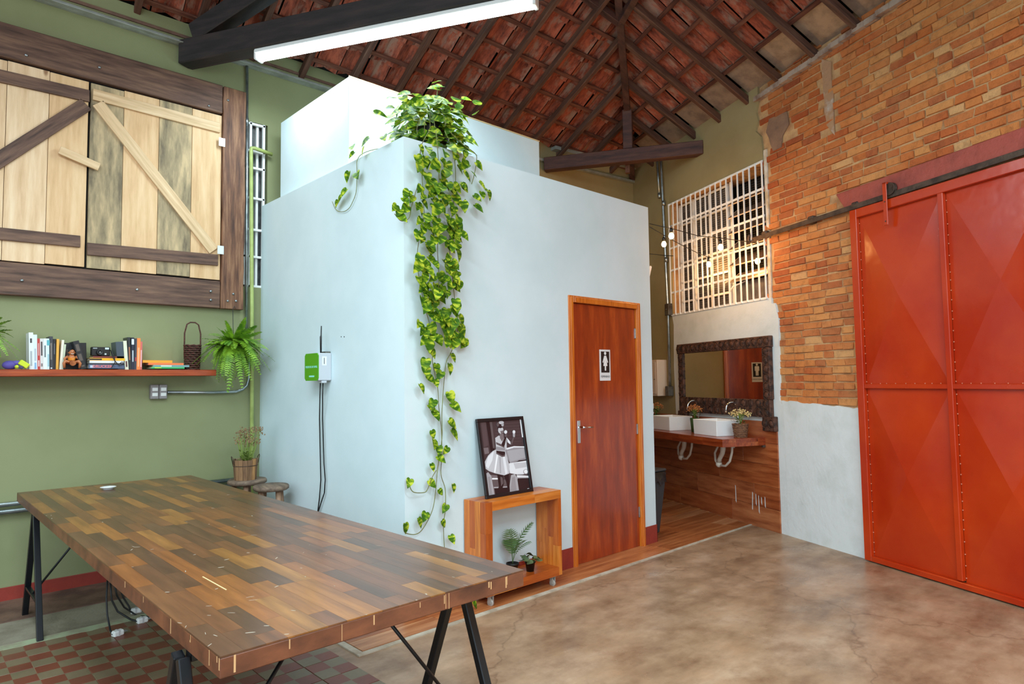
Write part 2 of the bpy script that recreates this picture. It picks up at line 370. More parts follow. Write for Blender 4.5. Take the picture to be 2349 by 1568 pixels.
def leaf_mat():
    m, nd, lk, b = nt('variegated_pothos_leaf'); v = coords(nd, lk, scale=(3, 1, 1))
    g = ramp(nd, lk, noise(nd, lk, v, 16, 3, .5), [(.42, lin((60, 100, 24))), (.53, lin((112, 148, 26))), (.63, lin((198, 206, 62)))])
    lk.new(g, b.inputs['Base Color']); b.inputs['Roughness'].default_value = .5; b.inputs['Specular IOR Level'].default_value = .15
    b.inputs['Transmission Weight'].default_value = 0
    tr = nd.new('ShaderNodeBsdfTranslucent'); lk.new(g, tr.inputs[0]); mx = nd.new('ShaderNodeMixShader'); mx.inputs[0].default_value = .22
    lk.new(b.outputs[0], mx.inputs[1]); lk.new(tr.outputs[0], mx.inputs[2])
    lk.new(mx.outputs[0], nd['Material Output'].inputs[0])
    return m
M['leaf'] = leaf_mat()
def gate_mat():
    m, nd, lk, b = nt('red_gate_paint'); v = coords(nd, lk, True)
    g = ramp(nd, lk, noise(nd, lk, v, 1.5, 4), [(.35, lin((176, 42, 8))), (.65, lin((194, 60, 16)))])
    lk.new(g, b.inputs['Base Color']); b.inputs['Roughness'].default_value = .3
    r = ramp(nd, lk, noise(nd, lk, v, 4, 5), [(.3, (.16, .16, .16, 1)), (.7, (.28, .28, .28, 1))]); lk.new(r, b.inputs['Roughness'])
    bump(nd, lk, b, noise(nd, lk, v, 3, 3), .25, .02)
    return m
M['gate'] = gate_mat()
_cm = {}
def flat(c, rough=.5):
    k = (tuple(c), rough)
    if k not in _cm: _cm[k] = mat('paint_%d_%d_%d' % tuple(c), c, rough)
    return _cm[k]

def text(s, size, material, parent, loc, rot, name='lettering', ext=.0004, align='CENTER', bold=0):
    cu = bpy.data.curves.new('txt', 'FONT'); cu.body = s; cu.size = size; cu.extrude = ext; cu.align_x = align; cu.align_y = 'CENTER'; cu.resolution_u = 2; cu.offset = bold
    o = bpy.data.objects.new('txt', cu); COL.objects.link(o)
    bpy.context.view_layer.update()
    me = bpy.data.meshes.new_from_object(o.evaluated_get(bpy.context.evaluated_depsgraph_get()))
    bpy.data.objects.remove(o); me.materials.clear(); me.materials.append(material)
    return link(name, me, parent, loc, rot)

# ================================================================== THE SETTING
# ---- floor
fb = MB(); fb.box(-6, 9, -9, 8, -.25, 0)
floor = fb.build('floor', M['concrete'], kind='structure')
def floor_piece(name, x0, x1, y0, y1, z, mt, label=None):
    o = MB().box(0, x1-x0, 0, y1-y0, 0, z).build(name, mt, floor, bevel=.0015); o.location = (x0, y0, 0)
    if label: o['label'] = label
    return o
# checkered tiles, 20 cm, under and left of the table
tm = MB().box(-.0985, .0985, -.0985, .0985, 0, .004).mesh('floor_tile', M['checker'], .0012)
cnt = 0
for i in range(-1, 7):
    for j in range(0, 18):
        x = .489+.2*i; y = 4.57-.2*j
        if x > 1.75 and y > 3.1: continue
        o = link('floor_tile', tm, floor, (x, y, 0)); cnt += 1
MB().box(-1.2, .18, 1.2, 4.67, -.001, .002).build('floor_tile_field', M['checker'], floor, kind='stuff')
floor_piece('cement_border', -6, 2.35, 4.75, 5.2, .006, M['stone_edge'])
# edge of spilt pale green paint between the tiles and the cement border
e = MB(); pts = [(-3+.07*i, 4.67+random.uniform(-.012, .012)) for i in range(76)]
e.prism(pts+[(2.3, 4.76), (-3, 4.76)], 0, .005); e.build('painted_edge', M['greenish'], floor)
e = MB(); e.prism([(-6, 5.19), (2.35, 5.19), (2.35, 5.71), (-6, 5.71)], 0, .012); e.build('worn_strip', M['brown_floor'], floor)
# wood look planks around the cubicle, with a pale cement edge
e = MB(); e.prism([(1.86, 3.19), (6.52, 3.215), (6.52, 3.245), (1.9, 3.225), (1.915, 4.9), (1.885, 4.9), (1.86, 3.19)][:-1], 0, .007); e.build('cement_edge', M['grout'], floor)
pw = .155
def inroom(x, y):      # brick wall foot at height y
    return x < (WP+.4148*y)/.9099-.005
for r_ in range(0, 16):
    y0 = 3.232+pw*r_
    if y0+pw > 5.6: break
    x = 1.905-random.random()*.0
    first = True
    while True:
        L = random.uniform(.5, .62) if first else 1.2
        first = False
        x1 = x+L; lim = (WP+.4148*y0)/.9099-.01
        if y0 > BY-.02:      # left of the cubicle and right of it only
            if x < BX-.01 and x1 > BX-.01: x1 = BX-.01
            if x >= BX-.02 and x < BX2+.01: x = BX2+.01; x1 = x+random.uniform(.4, 1.1)
        if x >= lim-.03: break
        x1 = min(x1, lim)
        o = MB().box(0, x1-x-.003, 0, pw-.003, 0, .008).build('floor_plank', M['plank_floor'], floor, bevel=.001); o.location = (x, y0, 0)
        x = x1
# small broken bit of cement at the wall's foot
tag(MB().prism([(0, 0), (.09, .01), (.12, .05), (.05, .09), (-.01, .05)], 0, .035).build('rubble_chip', mat('terracotta_chip', (190, 120, 84), .8), None, .008),
    'small broken brick chip on the floor at the end of the wood planks', 'rubble').location = tuple(Fp(1752, 1200))

# ---- green wall with its slit window
GT = 4.46
wl = MB()
wl.box(-6, 2.19, G, G+.25, -.2, GT).box(2.19, 2.40, G, G+.25, -.2, 2.30).box(2.19, 2.40, G, G+.25, 3.77, GT)
wl.box(2.40, 3.34, G, G+.25, -.2, GT)
wall_left = wl.build('wall_left', M['green_wall'], kind='structure')
MB().box(-6, 1.9, G-.012, G, 0, .1).box(1.9, BX, G-.012, G, 0, .1).build('baseboard_left', M['red_skirt'], kind='structure', bevel=.002)
# back wall, turning slightly behind the cubicle
cx, cy = 7.2, 5.22
bd = Vector((cx-3.3, cy-G, 0)); bl_ = bd.length; brz = math.atan2(bd.y, bd.x)
wb = MB(); wb.box(0, bl_+.4, 0, .25, -.2, 4.5)
wall_back = wb.build('wall_back', M['olive_wall'], kind='structure'); wall_back.location = (3.3, G, 0); wall_back.rotation_euler.z = brz

# ---- brick wall
wr = struct('wall_right', (N[0]*WP, N[1]*WP, 0), RW)
def wbox(mb, s0, s1, z0, z1, o0, o1, mi=0):      # s0<s1, offset from the wall face towards the room
    return mb.box(-s1, -s0, -o1, -o0, z0, z1, mi)
sc_ = (5.2252-0)     # left edge of exposed brick
SW0, SW1, ZW0, ZW1 = 5.19, 6.865, 2.215, 3.57     # window
b = MB()
wbox(b, -8, SW0, -.2, 4.6, -.3, -.010); wbox(b, SW0, SW1, -.2, ZW0, -.3, -.012); wbox(b, SW0, SW1, ZW1, 4.6, -.3, -.012); wbox(b, SW1, 8.2, -.2, 4.6, -.3, -.012)
b.build('mortar_bed', M['mortar'], wr)
def jag(p, q, n, amp):
    out = []
    for i in range(n):
        t = i/n; out.append((p[0]+(q[0]-p[0])*t+(random.uniform(-amp, amp) if i else 0), p[1]+(q[1]-p[1])*t+(random.uniform(-amp, amp) if i else 0)))
    return out
def wprism(name, poly, o0, o1, mt, bevel=0):
    mb = MB(); mb.prism([(-s, z) for s, z in poly], o0, o1, lambda a, b_, h: (a, -h, b_)); return mb.build(name, mt, wr, bevel)
# olive plaster: above and beyond the window
zt = 4.6
pl = jag((5.235, zt), (5.235, 4.17), 3, .01)+[(5.235, 4.17), (5.27, 4.08), (5.24, 3.98), (5.29, 3.90), (5.215, 3.82), (5.20, 3.7), (SW0+.0, ZW1)]
wprism('upper_plaster', pl+[(SW1, ZW1), (SW1, zt)], -.012, .012, M['olive_wall'])
wprism('corner_plaster', [(SW1, zt), (SW1, 2.2), (6.84, 2.1), (6.86, 1.6), (6.84, 1.0), (6.84, 0), (8.0, 0), (8.0, zt)], -.012, .012, M['olive_wall'])
# white limewash round the sinks and on the lower wall
wprism('white_plaster', [(5.03, .0)]+[(5.03, 1.0), (5.05, 1.2)]+jag((5.09, 1.24), (5.06, 2.12), 12, .008)+[(5.10, 2.16), (5.145, 2.16), (5.15, ZW0+.005), (SW1, ZW0+.005), (SW1, 2.2), (6.84, 2.1), (6.86, 1.6), (6.84, 1.0), (6.84, 0)], -.012, .014, M['white_lime'])
wprism('lower_plaster', [(4.08, 0)]+jag((4.08, 1.19), (5.1, 1.24), 26, .007)+[(5.05, 1.2), (5.03, 1.0), (5.03, 0)], -.012, .016, M['white_lime'])
wprism('lower_plaster', [(-8, 0), (-8, 1.21), (1.75, 1.21), (1.75, 0)], -.012, .016, M['white_lime'])
wprism('jamb_plaster', [(5.15, 2.2), (5.15, ZW1+.1), (5.19, ZW1+.1), (5.19, 2.2)], -.012, .006, mat('patchy_jamb_plaster', (196, 170, 132), .9, c2=(226, 216, 204), scale=9, bmp=.8, bs=30))
wprism('grey_patch', jag((5.06, 3.62), (5.17, 3.92), 4, .01)+[(5.1, 3.95), (4.86, 3.93), (4.84, 3.8), (4.93, 3.72), (4.95, 3.62)], -.004, .002, mat('grey_cement_patch', (150, 116, 92), .95, c2=(126, 98, 80), scale=8, bmp=.6, bs=30))
wprism('downpipe_scar', jag((4.42, 4.22), (4.40, 3.55), 10, .008)+jag((4.31, 3.5), (4.32, 4.22), 10, .008), -.006, .003, mat('pale_mortar_scar', (178, 138, 104), .95, c2=(196, 186, 178), scale=6, lo=.5, hi=.7, bmp=.9, bs=24))
# bricks
BWD, BHT = .225, .0662
bmesh_v = []
for k in range(8):
    rr = random.Random(k); mb = MB()
    x0, x1, y0, y1 = -.5, .5, -.5, .5
    j = lambda a: a+rr.uniform(-.045, .045)
    L_, H_ = BWD-.012, BHT-.010
    c = [(j(x0)*L_, j(y0)*H_), (j(x1)*L_, j(y0)*H_), (j(x1)*L_, j(y1)*H_), (j(x0)*L_, j(y1)*H_)]
    f0 = [(a, .012, z) for a, z in c]; f1 = [(a*.97, rr.uniform(-.004, .003), z*.9) for a, z in c]
    mb.add(f0+f1, [(4, 5, 6, 7), (0, 1, 5, 4), (1, 2, 6, 5), (2, 3, 7, 6), (3, 0, 4, 7)]); bmesh_v.append(mb)
bms = [mb.mesh('brick', M['brick']) for mb in bmesh_v]
def skip(s, z):
    if z < 1.215: return True
    if s > 5.14: return not (5.0 < s < 5.22 and 3.6 < z)  and True
    if s > 5.07 and z < 2.2: return True
    if 2.82 < z < 3.03 and .95 < s < 4.31+(-(z-2.84))*.5+.05: return True
    if 1.7 < s < 4.07 and z < 3.0: return True
    if 4.85 < s < 5.16 and 3.63 < z < 3.94: return True
    if 4.30 < s < 4.43 and z > 3.52: return True
    return False
allb = []
row = 0; z = 1.245
while z < 4.36:
    s = 5.12+(BWD/2 if row % 2 else 0)+random.uniform(-.02, .02)
    while s > .2:
        half = random.random() < (.5 if row % 2 else .35)
        wdt = BWD*(random.uniform(.48, .58) if half else random.uniform(.88, 1.08))
        sc = s-wdt/2
        if not skip(sc, z): allb.append((sc, z+random.uniform(-.004, .004), wdt/BWD, random.uniform(-.9, .9)))
        s -= wdt
    row += 1; z += BHT
def vis(s, z):
    P = np.array(w3(s, z))-O; u = 1174.5+CF*(P@AR)/(P@AF); v = 784-CF*(P@AU)/(P@AF)
    return (-20 < u < 2370 and -20 < v < 1590), P@P
inview = sorted([(vis(a[0], a[1])[1], a) for a in allb if vis(a[0], a[1])[0]], key=lambda t: t[0])
solo = set(id(a) for _, a in inview[:300])
rest = MB()
for a in allb:
    s, z, k, tilt = a; o_ = random.uniform(-.006, .006); k_ = random.randrange(8)
    if id(a) in solo:
        link('brick', bms[k_], wr, (-s, o_, z), (0, R(tilt), random.uniform(-.012, .012)), (k, 1, 1))
    else:
        mb = bmesh_v[k_]; rest.add([(x*k-s, y+o_, zz+z) for x, y, zz in mb.v], mb.f)
rest.build('far_bricks', M['brick'], wr, kind='stuff')
# pale cement ledge under the roof
e = MB(); prev = None
for i in range(40):
    s0 = 5.26-.12*i; wbox(e, s0-.12, s0, 4.178+.06*(5.26-s0)+random.uniform(-.004, .004), 4.225+.06*(5.26-s0), -.01, .045+random.uniform(-.006, .006))
e.build('trim_1', mat('pale_cement_ledge', (176, 156, 140), .9, c2=(120, 90, 76), scale=7, lo=.45, hi=.7, bmp=.8, bs=20), wr)
# red painted lintel over the gate
mb = MB(); pr = [(4.30, 2.985), (4.21, 2.84), (1.0, 2.84), (1.0, 3.02)]
mb.prism([(-s, z) for s, z in pr], -.01, .035, lambda a, b_, h: (a, -h, b_))
tr2 = mb.build('trim_2', M['lintel'], kind='structure', bevel=.006); tr2.location = wr.location; tr2.rotation_euler = wr.rotation_euler

# wood-look planks on the wall behind the sinks
zr = 0.0; rowi = 0
for zr in [.0, .207, .414, .621, .828]:
    s = 5.12; off = [.7, .35, .9, .5, .75][rowi]; first = True
    while s < 7.7:
        L_ = off if first else .95; first = False; s1 = min(s+L_, 7.75)
        o = wbox(MB(), 0, s1-s-.002, 0, .205, .014, .028).build('wall_plank', M['plank_wall'], wr, bevel=.0015)
        o.location = (-s, 0, zr); s = s1
    rowi += 1
wprism('drip_marks', [(5.5, .15), (5.49, .32), (5.5, .33), (5.51, .16)], .028, .0285, M['white_lime'])
for s_, a_, b2 in ((5.31, .2, .3), (5.36, .22, .29), (5.40, .13, .3), (5.44, .2, .31), (5.75, .18, .35)):
    wprism('drip_mark', [(s_, a_), (s_+.004, b2), (s_+.012, b2+.01), (s_+.012, a_+.02)], .028, .0285, M['white_lime'])

# ---- roof: two slopes of clay tiles on rafters meeting on the hip
def plane_frame(a, b, tilt, inward):
    a, b = Vector(a), Vector(b); e_ = (b-a).normalized(); hn = Vector((e_.y, -e_.x, 0)).normalized()
    if hn.dot(Vector(inward)) < 0: hn = -hn
    up = (hn+Vector((0, 0, math.tan(R(tilt))))); up = (up-e_*up.dot(e_)).normalized()
    nrm = e_.cross(up).normalized()
    if nrm.z < 0: nrm = -nrm
    return a, e_, up, nrm
PA = plane_frame((1.2, 5.71, 4.45), (7.2, 5.22, 4.18), 27, (0, -1, 0))
PB = plane_frame(w3(7.7, 4.17), w3(4, 4.29), 32, -N)
nA, nB = PA[3], PB[3]
def side(P, other):      # above the other slope's plane?  (point belongs to its own slope when it lies below the other)
    return (P-other[0]).dot(other[3])
ceiling = struct('ceiling')
rng = random.Random(3)
TW, TL = .2275, .283
tmesh = []
for k in range(4):
    mb = MB(); nx = 8; prof = []
    for i in range(nx+1):
        x = -.5+i/nx; h = .022*math.cos(2*math.pi*x*1.0)+.006*math.cos(2*math.pi*x*3)
        prof.append((x*(TW-.012), h))
    vs = [(x, 0, h) for x, h in prof]+[(x, TL+.05, h+.025) for x, h in prof]
    vs += [(x, 0, h+.012) for x, h in prof]
    fs = [(i, i+1, nx+2+i, nx+1+i) for i in range(nx)]+[(i, i+1, 2*(nx+1)+i+1, 2*(nx+1)+i) for i in range(nx)]
    mb.add(vs, fs, 0, False); tmesh.append(mb)
tms = [mb.mesh('roof_tile', M['tile_roof']) for mb in tmesh]
def pf_matrix(p): 
    m_ = Matrix((p[1], p[2], p[3])).transposed().to_4x4(); m_.translation = p[0]; return m_
cands = []
for pi, (p, oth, ulen, flip) in enumerate(((PA, PB, 7.5, 0), (PB, PA, 8.5, 0))):
    Mx = pf_matrix(p)
    for i in range(-12, int(ulen/TW)):
        for j in range(0, 14):
            P = Mx @ Vector(((i+.5)*TW, (j+.5)*TL+(.09 if pi else 0), 0))
            if side(P, oth) > .03: continue
            if pi == 1 and j < 1: continue       # the clear sheets
            d = np.array(P)-O; dd = d@AF
            if dd < .3: vis_ = False
            else:
                u = 1174.5+CF*(d@AR)/dd; v = 784-CF*(d@AU)/dd; vis_ = -30 < u < 2380 and -30 < v < 460
            cands.append((vis_, float(d@d), pi, i, j))
near = sorted([c for c in cands if c[0]], key=lambda c: c[1])
keep = set((c[2], c[3], c[4]) for c in near[:300])
restt = MB(); zoff = .075
for _, _, pi, i, j in cands:
    p = (PA, PB)[pi]; Mx = pf_matrix(p)
    loc = Mx @ Vector(((i+.5)*TW+rng.uniform(-.006, .006), j*TL-.02+(.105 if pi else 0)+rng.uniform(-.008, .008), zoff)); tw = rng.uniform(-.02, .02); k = rng.randrange(4)
    Mt = Mx.copy(); Mt.translation = loc; Mt = Mt @ Matrix.Rotation(tw, 4, 'Z')
    if (pi, i, j) in keep:
        o = link('roof_tile', tms[k], ceiling); o.matrix_local = Mt
    elif _ or j < 9:
        restt.add([Mt @ Vector(v) for v in tmesh[k].v], tmesh[k].f)
restt.build('far_roof_tiles', M['tile_roof'], ceiling, kind='stuff')
# clear corrugated sheets along the brick side, one between each pair of rafters
RS = .457
for i in range(0, 17):
    x0 = .94+(i-2)*RS
    P = pf_matrix(PB) @ Vector((x0+RS/2, .15, 0))
    if side(P, PA) > .0 or x0 < -.4: continue
    mb = MB(); mb.box(.02, RS-.02, -.1, .40, .062, .07); o = mb.build('clear_roof_sheet', M['tile_clear'], ceiling)
    Mt = pf_matrix(PB); Mt.translation = Mt @ Vector((x0, 0, 0)); o.matrix_local = Mt
def clipup(p, oth, x, y0, ymax):     # how far up the slope before meeting the other slope
    Mx = pf_matrix(p); y = y0
    while y < ymax and side(Mx @ Vector((x, y, 0)), oth) < 0: y += .02
    return y
for p, oth, x0, n_ in ((PA, PB, 5.12-RS*11+.04, 14), (PB, PA, .94-RS*3, 20)):
    Mx = pf_matrix(p)
    for i in range(n_):
        x = x0+RS*i; y1 = clipup(p, oth, x, -.05, 8)
        if y1 < .25: continue
        o = MB().box(-.024, .024, -.25, y1, -.035, .035).build('rafter', M['rafter'], ceiling, bevel=.004)
        Mt = Mx.copy(); Mt.translation = Mx @ Vector((x+rng.uniform(-.008, .008), 0, 0)); o.matrix_local = Mt @ Matrix.Rotation(rng.uniform(-.006, .006), 4, 'Z')
for p, oth, pi in ((PA, PB, 0), (PB, PA, 1)):
    Mx = pf_matrix(p)
    for j in range(1 if pi else 0, 14):
        y = .375+(j-1)*TL if pi else .055+j*TL
        xs = [x*.1 for x in range(-40, 100) if side(Mx @ Vector((x*.1, y, 0)), oth) < 0]
        if not xs: continue
        a_, b_ = min(xs), max(xs)
        o = MB().box(0, b_-a_, -.02, .02, .037, .062).build('batten', M['batten'], ceiling, bevel=.003)
        Mt = Mx.copy(); Mt.translation = Mx @ Vector((a_, y, 0)); o.matrix_local = Mt
# dark sheet added above the tiles to continue the roof and block light
hd = nA.cross(nB).normalized()
if hd.z < 0: hd = -hd
A_ = np.array([list(nA), list(nB), [0, 0, 1]]); p0 = Vector(np.linalg.solve(A_, [nA.dot(PA[0]), nB.dot(PB[0]), 4.1]))
up_ = Vector((0, 0, .17))
mb = MB(); h0 = p0-hd*.5+up_; h1 = p0+hd*11+up_
a0 = PA[0]+PA[1]*7-PA[2]*.4+up_; a1 = PA[0]-PA[1]*9-PA[2]*.4+up_
b0 = PB[0]-PB[1]*.4-PB[2]*.4+up_; b1 = PB[0]+PB[1]*15-PB[2]*.4+up_
for q in ((h0, h1, a1, a0), (h0, b0, b1, h1)):
    mb.face([tuple(x) for x in q]); mb.face([tuple(x+Vector((0, 0, .05))) for x in q])
mb.build('light_block_sheet', M['dark'], ceiling)
# hip rafter
q0 = p0-Vector((0, 0, .02)); mb = MB().bar(q0, q0+hd*9, .07, .12); mb.build('hip_rafter', M['truss'], ceiling)

# ---- timber trusses
T_ = Vector((.4794, -.8776, 0))
def truss_thing(name, label, loc, rz): return thing(name, label, 'roof beam', loc, rz)
TRZ = math.atan2(T_.y, T_.x)
bt = thing('roof_truss', 'black-brown timber roof truss above the lit tube lamp', 'roof truss', (1.69, 5.70, 4.08), TRZ)
MB().box(0, 6.4, -.07, .07, 0, .2).build('tie_beam', M['truss_dark'], bt, bevel=.008)
MB().bar((.12, 0, .24), (3.6, 0, .24+3.48*math.tan(R(20.5))), .13, .17).build('top_chord', M['truss_dark'], bt, bevel=.008)
MB().box(3.1, 3.25, -.07, .07, .2, 1.4).build('king_post', M['truss'], bt, bevel=.008)
pl_ = Vector((5.66, 5.36, 3.96)); pr_ = Vector(w3(6.2, 3.99)); ctr = (pl_+pr_)/2
cd_ = (pr_-pl_); crz = math.atan2(cd_.y, cd_.x); cl = math.hypot(cd_.x, cd_.y)
ct = thing('corner_truss', 'short brown timber beam across the room corner carrying a king post', 'roof truss', tuple((pl_.x, pl_.y, 3.96)), crz)
MB().box(-.02, cl+.02, -.06, .06, 0, .155).build('tie_beam', M['truss'], ct, bevel=.006)
c0 = toloc(ct, hit(1440, 300, (math.cos(crz+math.pi/2), math.sin(crz+math.pi/2), 0), Vector((math.cos(crz+math.pi/2), math.sin(crz+math.pi/2), 0)).dot(pl_)))
MB().box(c0[0]-.055, c0[0]+.055, -.05, .05, .155, .62).build('king_post', M['truss'], ct, bevel=.006)
MB().box(c0[0]-.05, c0[0]+.0, .1, .16, -.08, .1).build('hanger', M['rafter'], ct)
# braces that meet on the hip above the corner truss
vx = p0+hd*2.86-Vector((0, 0, .08))
bc = thing('roof_brace', 'pair of timber braces meeting in a V under the roof hip', 'roof brace', tuple(vx))
for k, (du, dv) in enumerate(((-82, -42), (34, -40))):
    P_ = hit(1422+du*1.3, 28+dv*1.3, (hd.x, hd.y, 0), hd.x*vx.x+hd.y*vx.y+.35*(hd.x**2+hd.y**2)**.5)
    MB().bar((0, 0, 0), tuple(toloc(bc, P_)), .07, .07).build('brace', M['truss'], bc, bevel=.004)

# ---- cable tray and steel on top of the green wall
ty = G
tr = thing('cable_tray', 'perforated metal cable tray running along the top of the green wall', 'cable tray', (-2, G, 4.29))
mb = MB().box(0, 5.35, -.04, 0, -.045, .0).box(0, 5.35, -.09, -.04, -.045, -.037); mb.build('tray_rail', M['tray'], tr, bevel=.002)
mb = MB()
for i in range(130): mb.box(i*.04+.01, i*.04+.026, -.0415, -.0395, -.027, -.016)
mb.build('slots', M['dark'], tr, kind='stuff')
MB().box(0, 5.3, -.012, 0, .035, .06).build('dirty_ledge', M['brown_floor'], tr)
bt2 = struct('trim_3', (3.3, G, 0), brz)
MB().box(1.9, bl_+.03, -.05, 0, 4.08, 4.11).box(2.5, bl_+.03, -.09, -.0, 4.25, 4.29).build('metal_ledge', M['tray'], bt2)

# ---- cubicle
T = .1; dx0, dx1, dzt = 3.9011, 4.8504, 2.13      # frame outer
mb = MB()
mb.box(BX, dx0+.02, BY, BY+T, 0, BH).box(dx1-.02, BX2, BY, BY+T, 0, BH).box(dx0+.02, dx1-.02, BY, BY+T, dzt-.02, BH)
mb.box(BX, BX+T, BY+T, G, 0, BH)
mb.box(BX2-T, BX2, BY+T, 5.44, 0, BH)
mb.box(BX+T, BX2-T, BY+T, 5.44, BH-.12, BH-.02)
mb.box(BX+.15, BX2-.15, BY+1.2, BY+1.25, 0, BH-.13)
cub = mb.build('wall_cubicle', M['white_wall'], kind='structure')
mb = MB(); mb.box(2.4274, 4.4679, 4.3203, 5.50, BH-.02, 3.7457)
ub = mb.build('wall_upper_box', M['white_wall'], kind='structure', bevel=.006)
MB().box(2.43, 4.47, 4.318, 4.325, 3.742, 3.752).build('edge_strip', mat('yellow_edge', (214, 190, 140), .7), ub)
mb = MB(); mb.box(dx1, BX2+.008, BY-.008, BY, 0, .16).box(BX-.008, dx0, BY-.008, BY, 0, .16).box(BX-.008, BX, BY-.008, 5.19, 0, .03)
mb.build('baseboard_cubicle', M['red_skirt'], kind='structure', bevel=.002)
MB().box(BX2, BX2+.008, BY-.008, 5.3, 0, .16).build('baseboard_right', M['red_skirt'], kind='structure', bevel=.002)

def door(name, x0, x1, zt, y, mt_leaf, loc, rz, sign):
    d = struct(name, loc, rz); fw = .055
    W_ = x1-x0
    for a, b_, c_, e_ in ((0, fw, 0, zt), (W_-fw, W_, 0, zt), (fw, W_-fw, zt-fw, zt)):
        mb = MB().box(a, b_, -.012, .05, c_, e_); mb.box(a+.012, b_-.012 if b_-a < .1 else b_, -.02, -.011, c_, e_-.012)
        mb.build('door_frame', M['frame_wood'], d, bevel=.003)
    lf = MB().box(fw+.003, W_-fw-.003, .012, .047, .008, zt-fw-.003).build('door_leaf', M['door_wood'], d, bevel=.002)
    for zz in (.3, 1.02, 1.86):
        MB().box(W_-fw-.012, W_-fw+.006, .002, .014, zz-.045, zz+.045).build('hinge', M['steel'], d, bevel=.002)
    hx = fw+.055; hz = zt*.494
    hp = MB().box(hx-.016, hx+.016, .003, .013, hz-.1, hz+.08); hp.box(hx-.006, hx+.006, -.045, .012, hz+.02, hz+.035)
    hp.tube([(hx, -.045, hz+.028), (hx+.05, -.047, hz+.026), (hx+.115, -.043, hz+.022)], [.009, .008, .008], 8)
    hp.build('door_handle', M['chrome'], d, bevel=.002)
    return d
door('door_1', dx0, dx1, dzt, BY, None, (dx0, BY, 0), 0, 1)
# second door, in the back wall beyond the cubicle (seen in the mirror)
bdn = bd.normalized(); t2 = (5.11-3.3)/bdn.x
door('door_2', 0, .9, 2.13, 0, None, tuple(Vector((3.3, G, 0))+bdn*t2-Vector((-bdn.y, bdn.x, 0))*.03), brz, 1)

def sign(word, loc, rz, female, label):
    t = thing('restroom_sign', label, 'sign', loc, rz); W_, H_ = .14, .26
    MB().box(-W_/2, W_/2, -.004, 0, -H_/2, H_/2).build('plate', mat('sign_white', (226, 228, 228), .4), t, bevel=.001)
    MB().box(-W_/2+.016, W_/2-.016, -.0052, -.004, -H_/2+.068, H_/2-.016).build('black_field', M['black'], t)
    c = MB(); z0 = .03; s_ = .088
    f = lambda a, b_, h: (a*s_, -.0052-h, z0+b_*s_)
    c.prism([(.16*math.cos(a), .78+.16*math.sin(a)) for a in [i*math.pi/8 for i in range(16)]], 0, .0008, f)
    if female:
        c.prism([(-.14, .56), (.14, .56), (.42, -.08), (.31, -.12), (.16, .2), (.3, -.42), (.1, -.42), (.1, -.86), (-.1, -.86), (-.1, -.42), (-.3, -.42), (-.16, .2), (-.31, -.12), (-.42, -.08)], 0, .0008, f)
    else:
        c.prism([(-.28, .56), (.28, .56), (.34, .45), (.34, -.15), (.24, -.15), (.22, .3), (.2, -.86), (.03, -.86), (0, -.1), (-.03, -.86), (-.2, -.86), (-.22, .3), (-.24, -.15), (-.34, -.15), (-.34, .45)], 0, .0008, f)
    c.build('figure_symbol', mat('sign_symbol', (236, 238, 236), .4), t)
    text(word, .026, M['black'], t, (0, -.0045, -H_/2+.034), (R(90), 0, 0), 'lettering')
    return t
sg = Bp(1390, 837); sign('FEMININO', (sg[0], BY+.012-.0005, sg[2]), 0, True, "white and black women's restroom sign on the red varnished door")
P2 = Vector((3.3, G, 0))+bdn*(t2+.46)-Vector((-bdn.y, bdn.x, 0))*.0185
sign('MASCULINO', (P2.x, P2.y, 1.53), brz, False, "men's restroom sign seen reflected in the mirror over the sinks")

# ---- barred window over the sinks
wn = struct('window_1', w3(SW1, ZW0), RW)      # local x to the right 0..1.675, z 0..1.355, y into the wall
WW, WH = SW1-SW0, ZW1-ZW0
for k in range(19):
    x = .006+(WW-.012)*k/18; mb = MB().box(x-.0065, x+.0065, -.034, -.022, 0, WH) ; mb.build('grille_bar', M['white_bar'], wn)
for k in range(6):
    z = .006+(WH-.012)*k/5; MB().box(0, WW, -.022, -.016, z-.011, z+.011).build('grille_rail', M['white_bar'], wn)
# steel frame of the window itself, set back
for x in (.02, .30, .62, .94, 1.00, 1.62):
    MB().box(x, x+.028, .10, .125, .01, WH-.01).build('window_post', M['white_bar'], wn, bevel=.002)
for z in (.01, .15, .38, .62, .86, 1.08, WH-.04):
    MB().box(.02, .96, .10, .12, z, z+.022).build('window_rail', M['white_bar'], wn, bevel=.002)
for i, z in enumerate([.30, .47, .64, .81, .98, 1.12]):        # tilted louvre panes in the right half
    o = MB().box(.02, .57, -.085, .085, -.003, .003).build('louvre_pane', M['glass'], wn)
    o.location = (1.02, .10, z); o.rotation_euler = (R(38), 0, 0)
    f = MB().box(.01, .58, -.09, -.083, -.006, .006).box(.01, .02, -.09, .09, -.006, .006).box(.57, .58, -.09, .09, -.006, .006).build('pane_frame', M['beige_metal'], o)
for k in range(53):
    z = .03+k*.0245
    if z < WH-.02: MB().rbox((.48, .14, z), (.92, .016, .018), Matrix.Rotation(R(28), 3, 'X')).build('shutter_slat', M['louvre'], wn)
for k in range(53):
    z = .012+k*.025; MB().rbox((1.31, .26, z), (.66, .018, .015), Matrix.Rotation(R(30), 3, 'X')).build('shutter_slat', M['dark_slat'], wn)
MB().box(1.03, 1.62, .108, .112, .02, .24).build('window_pane', M['louvre'], wn)
MB().box(-.02, WW+.02, .29, .3, -.02, WH+.02).build('shutter_back', M['dark'], wn)
MB().tube([(.93, .09, .28), (.97, .02, .25), (1.0, -.01, .16)], .008).build('window_handle', M['white_bar'], wn)
MB().tube([(1.22, .09, .24), (1.1, .03, .20), (1.08, .0, .14)], .008).build('window_handle', M['white_bar'], wn)

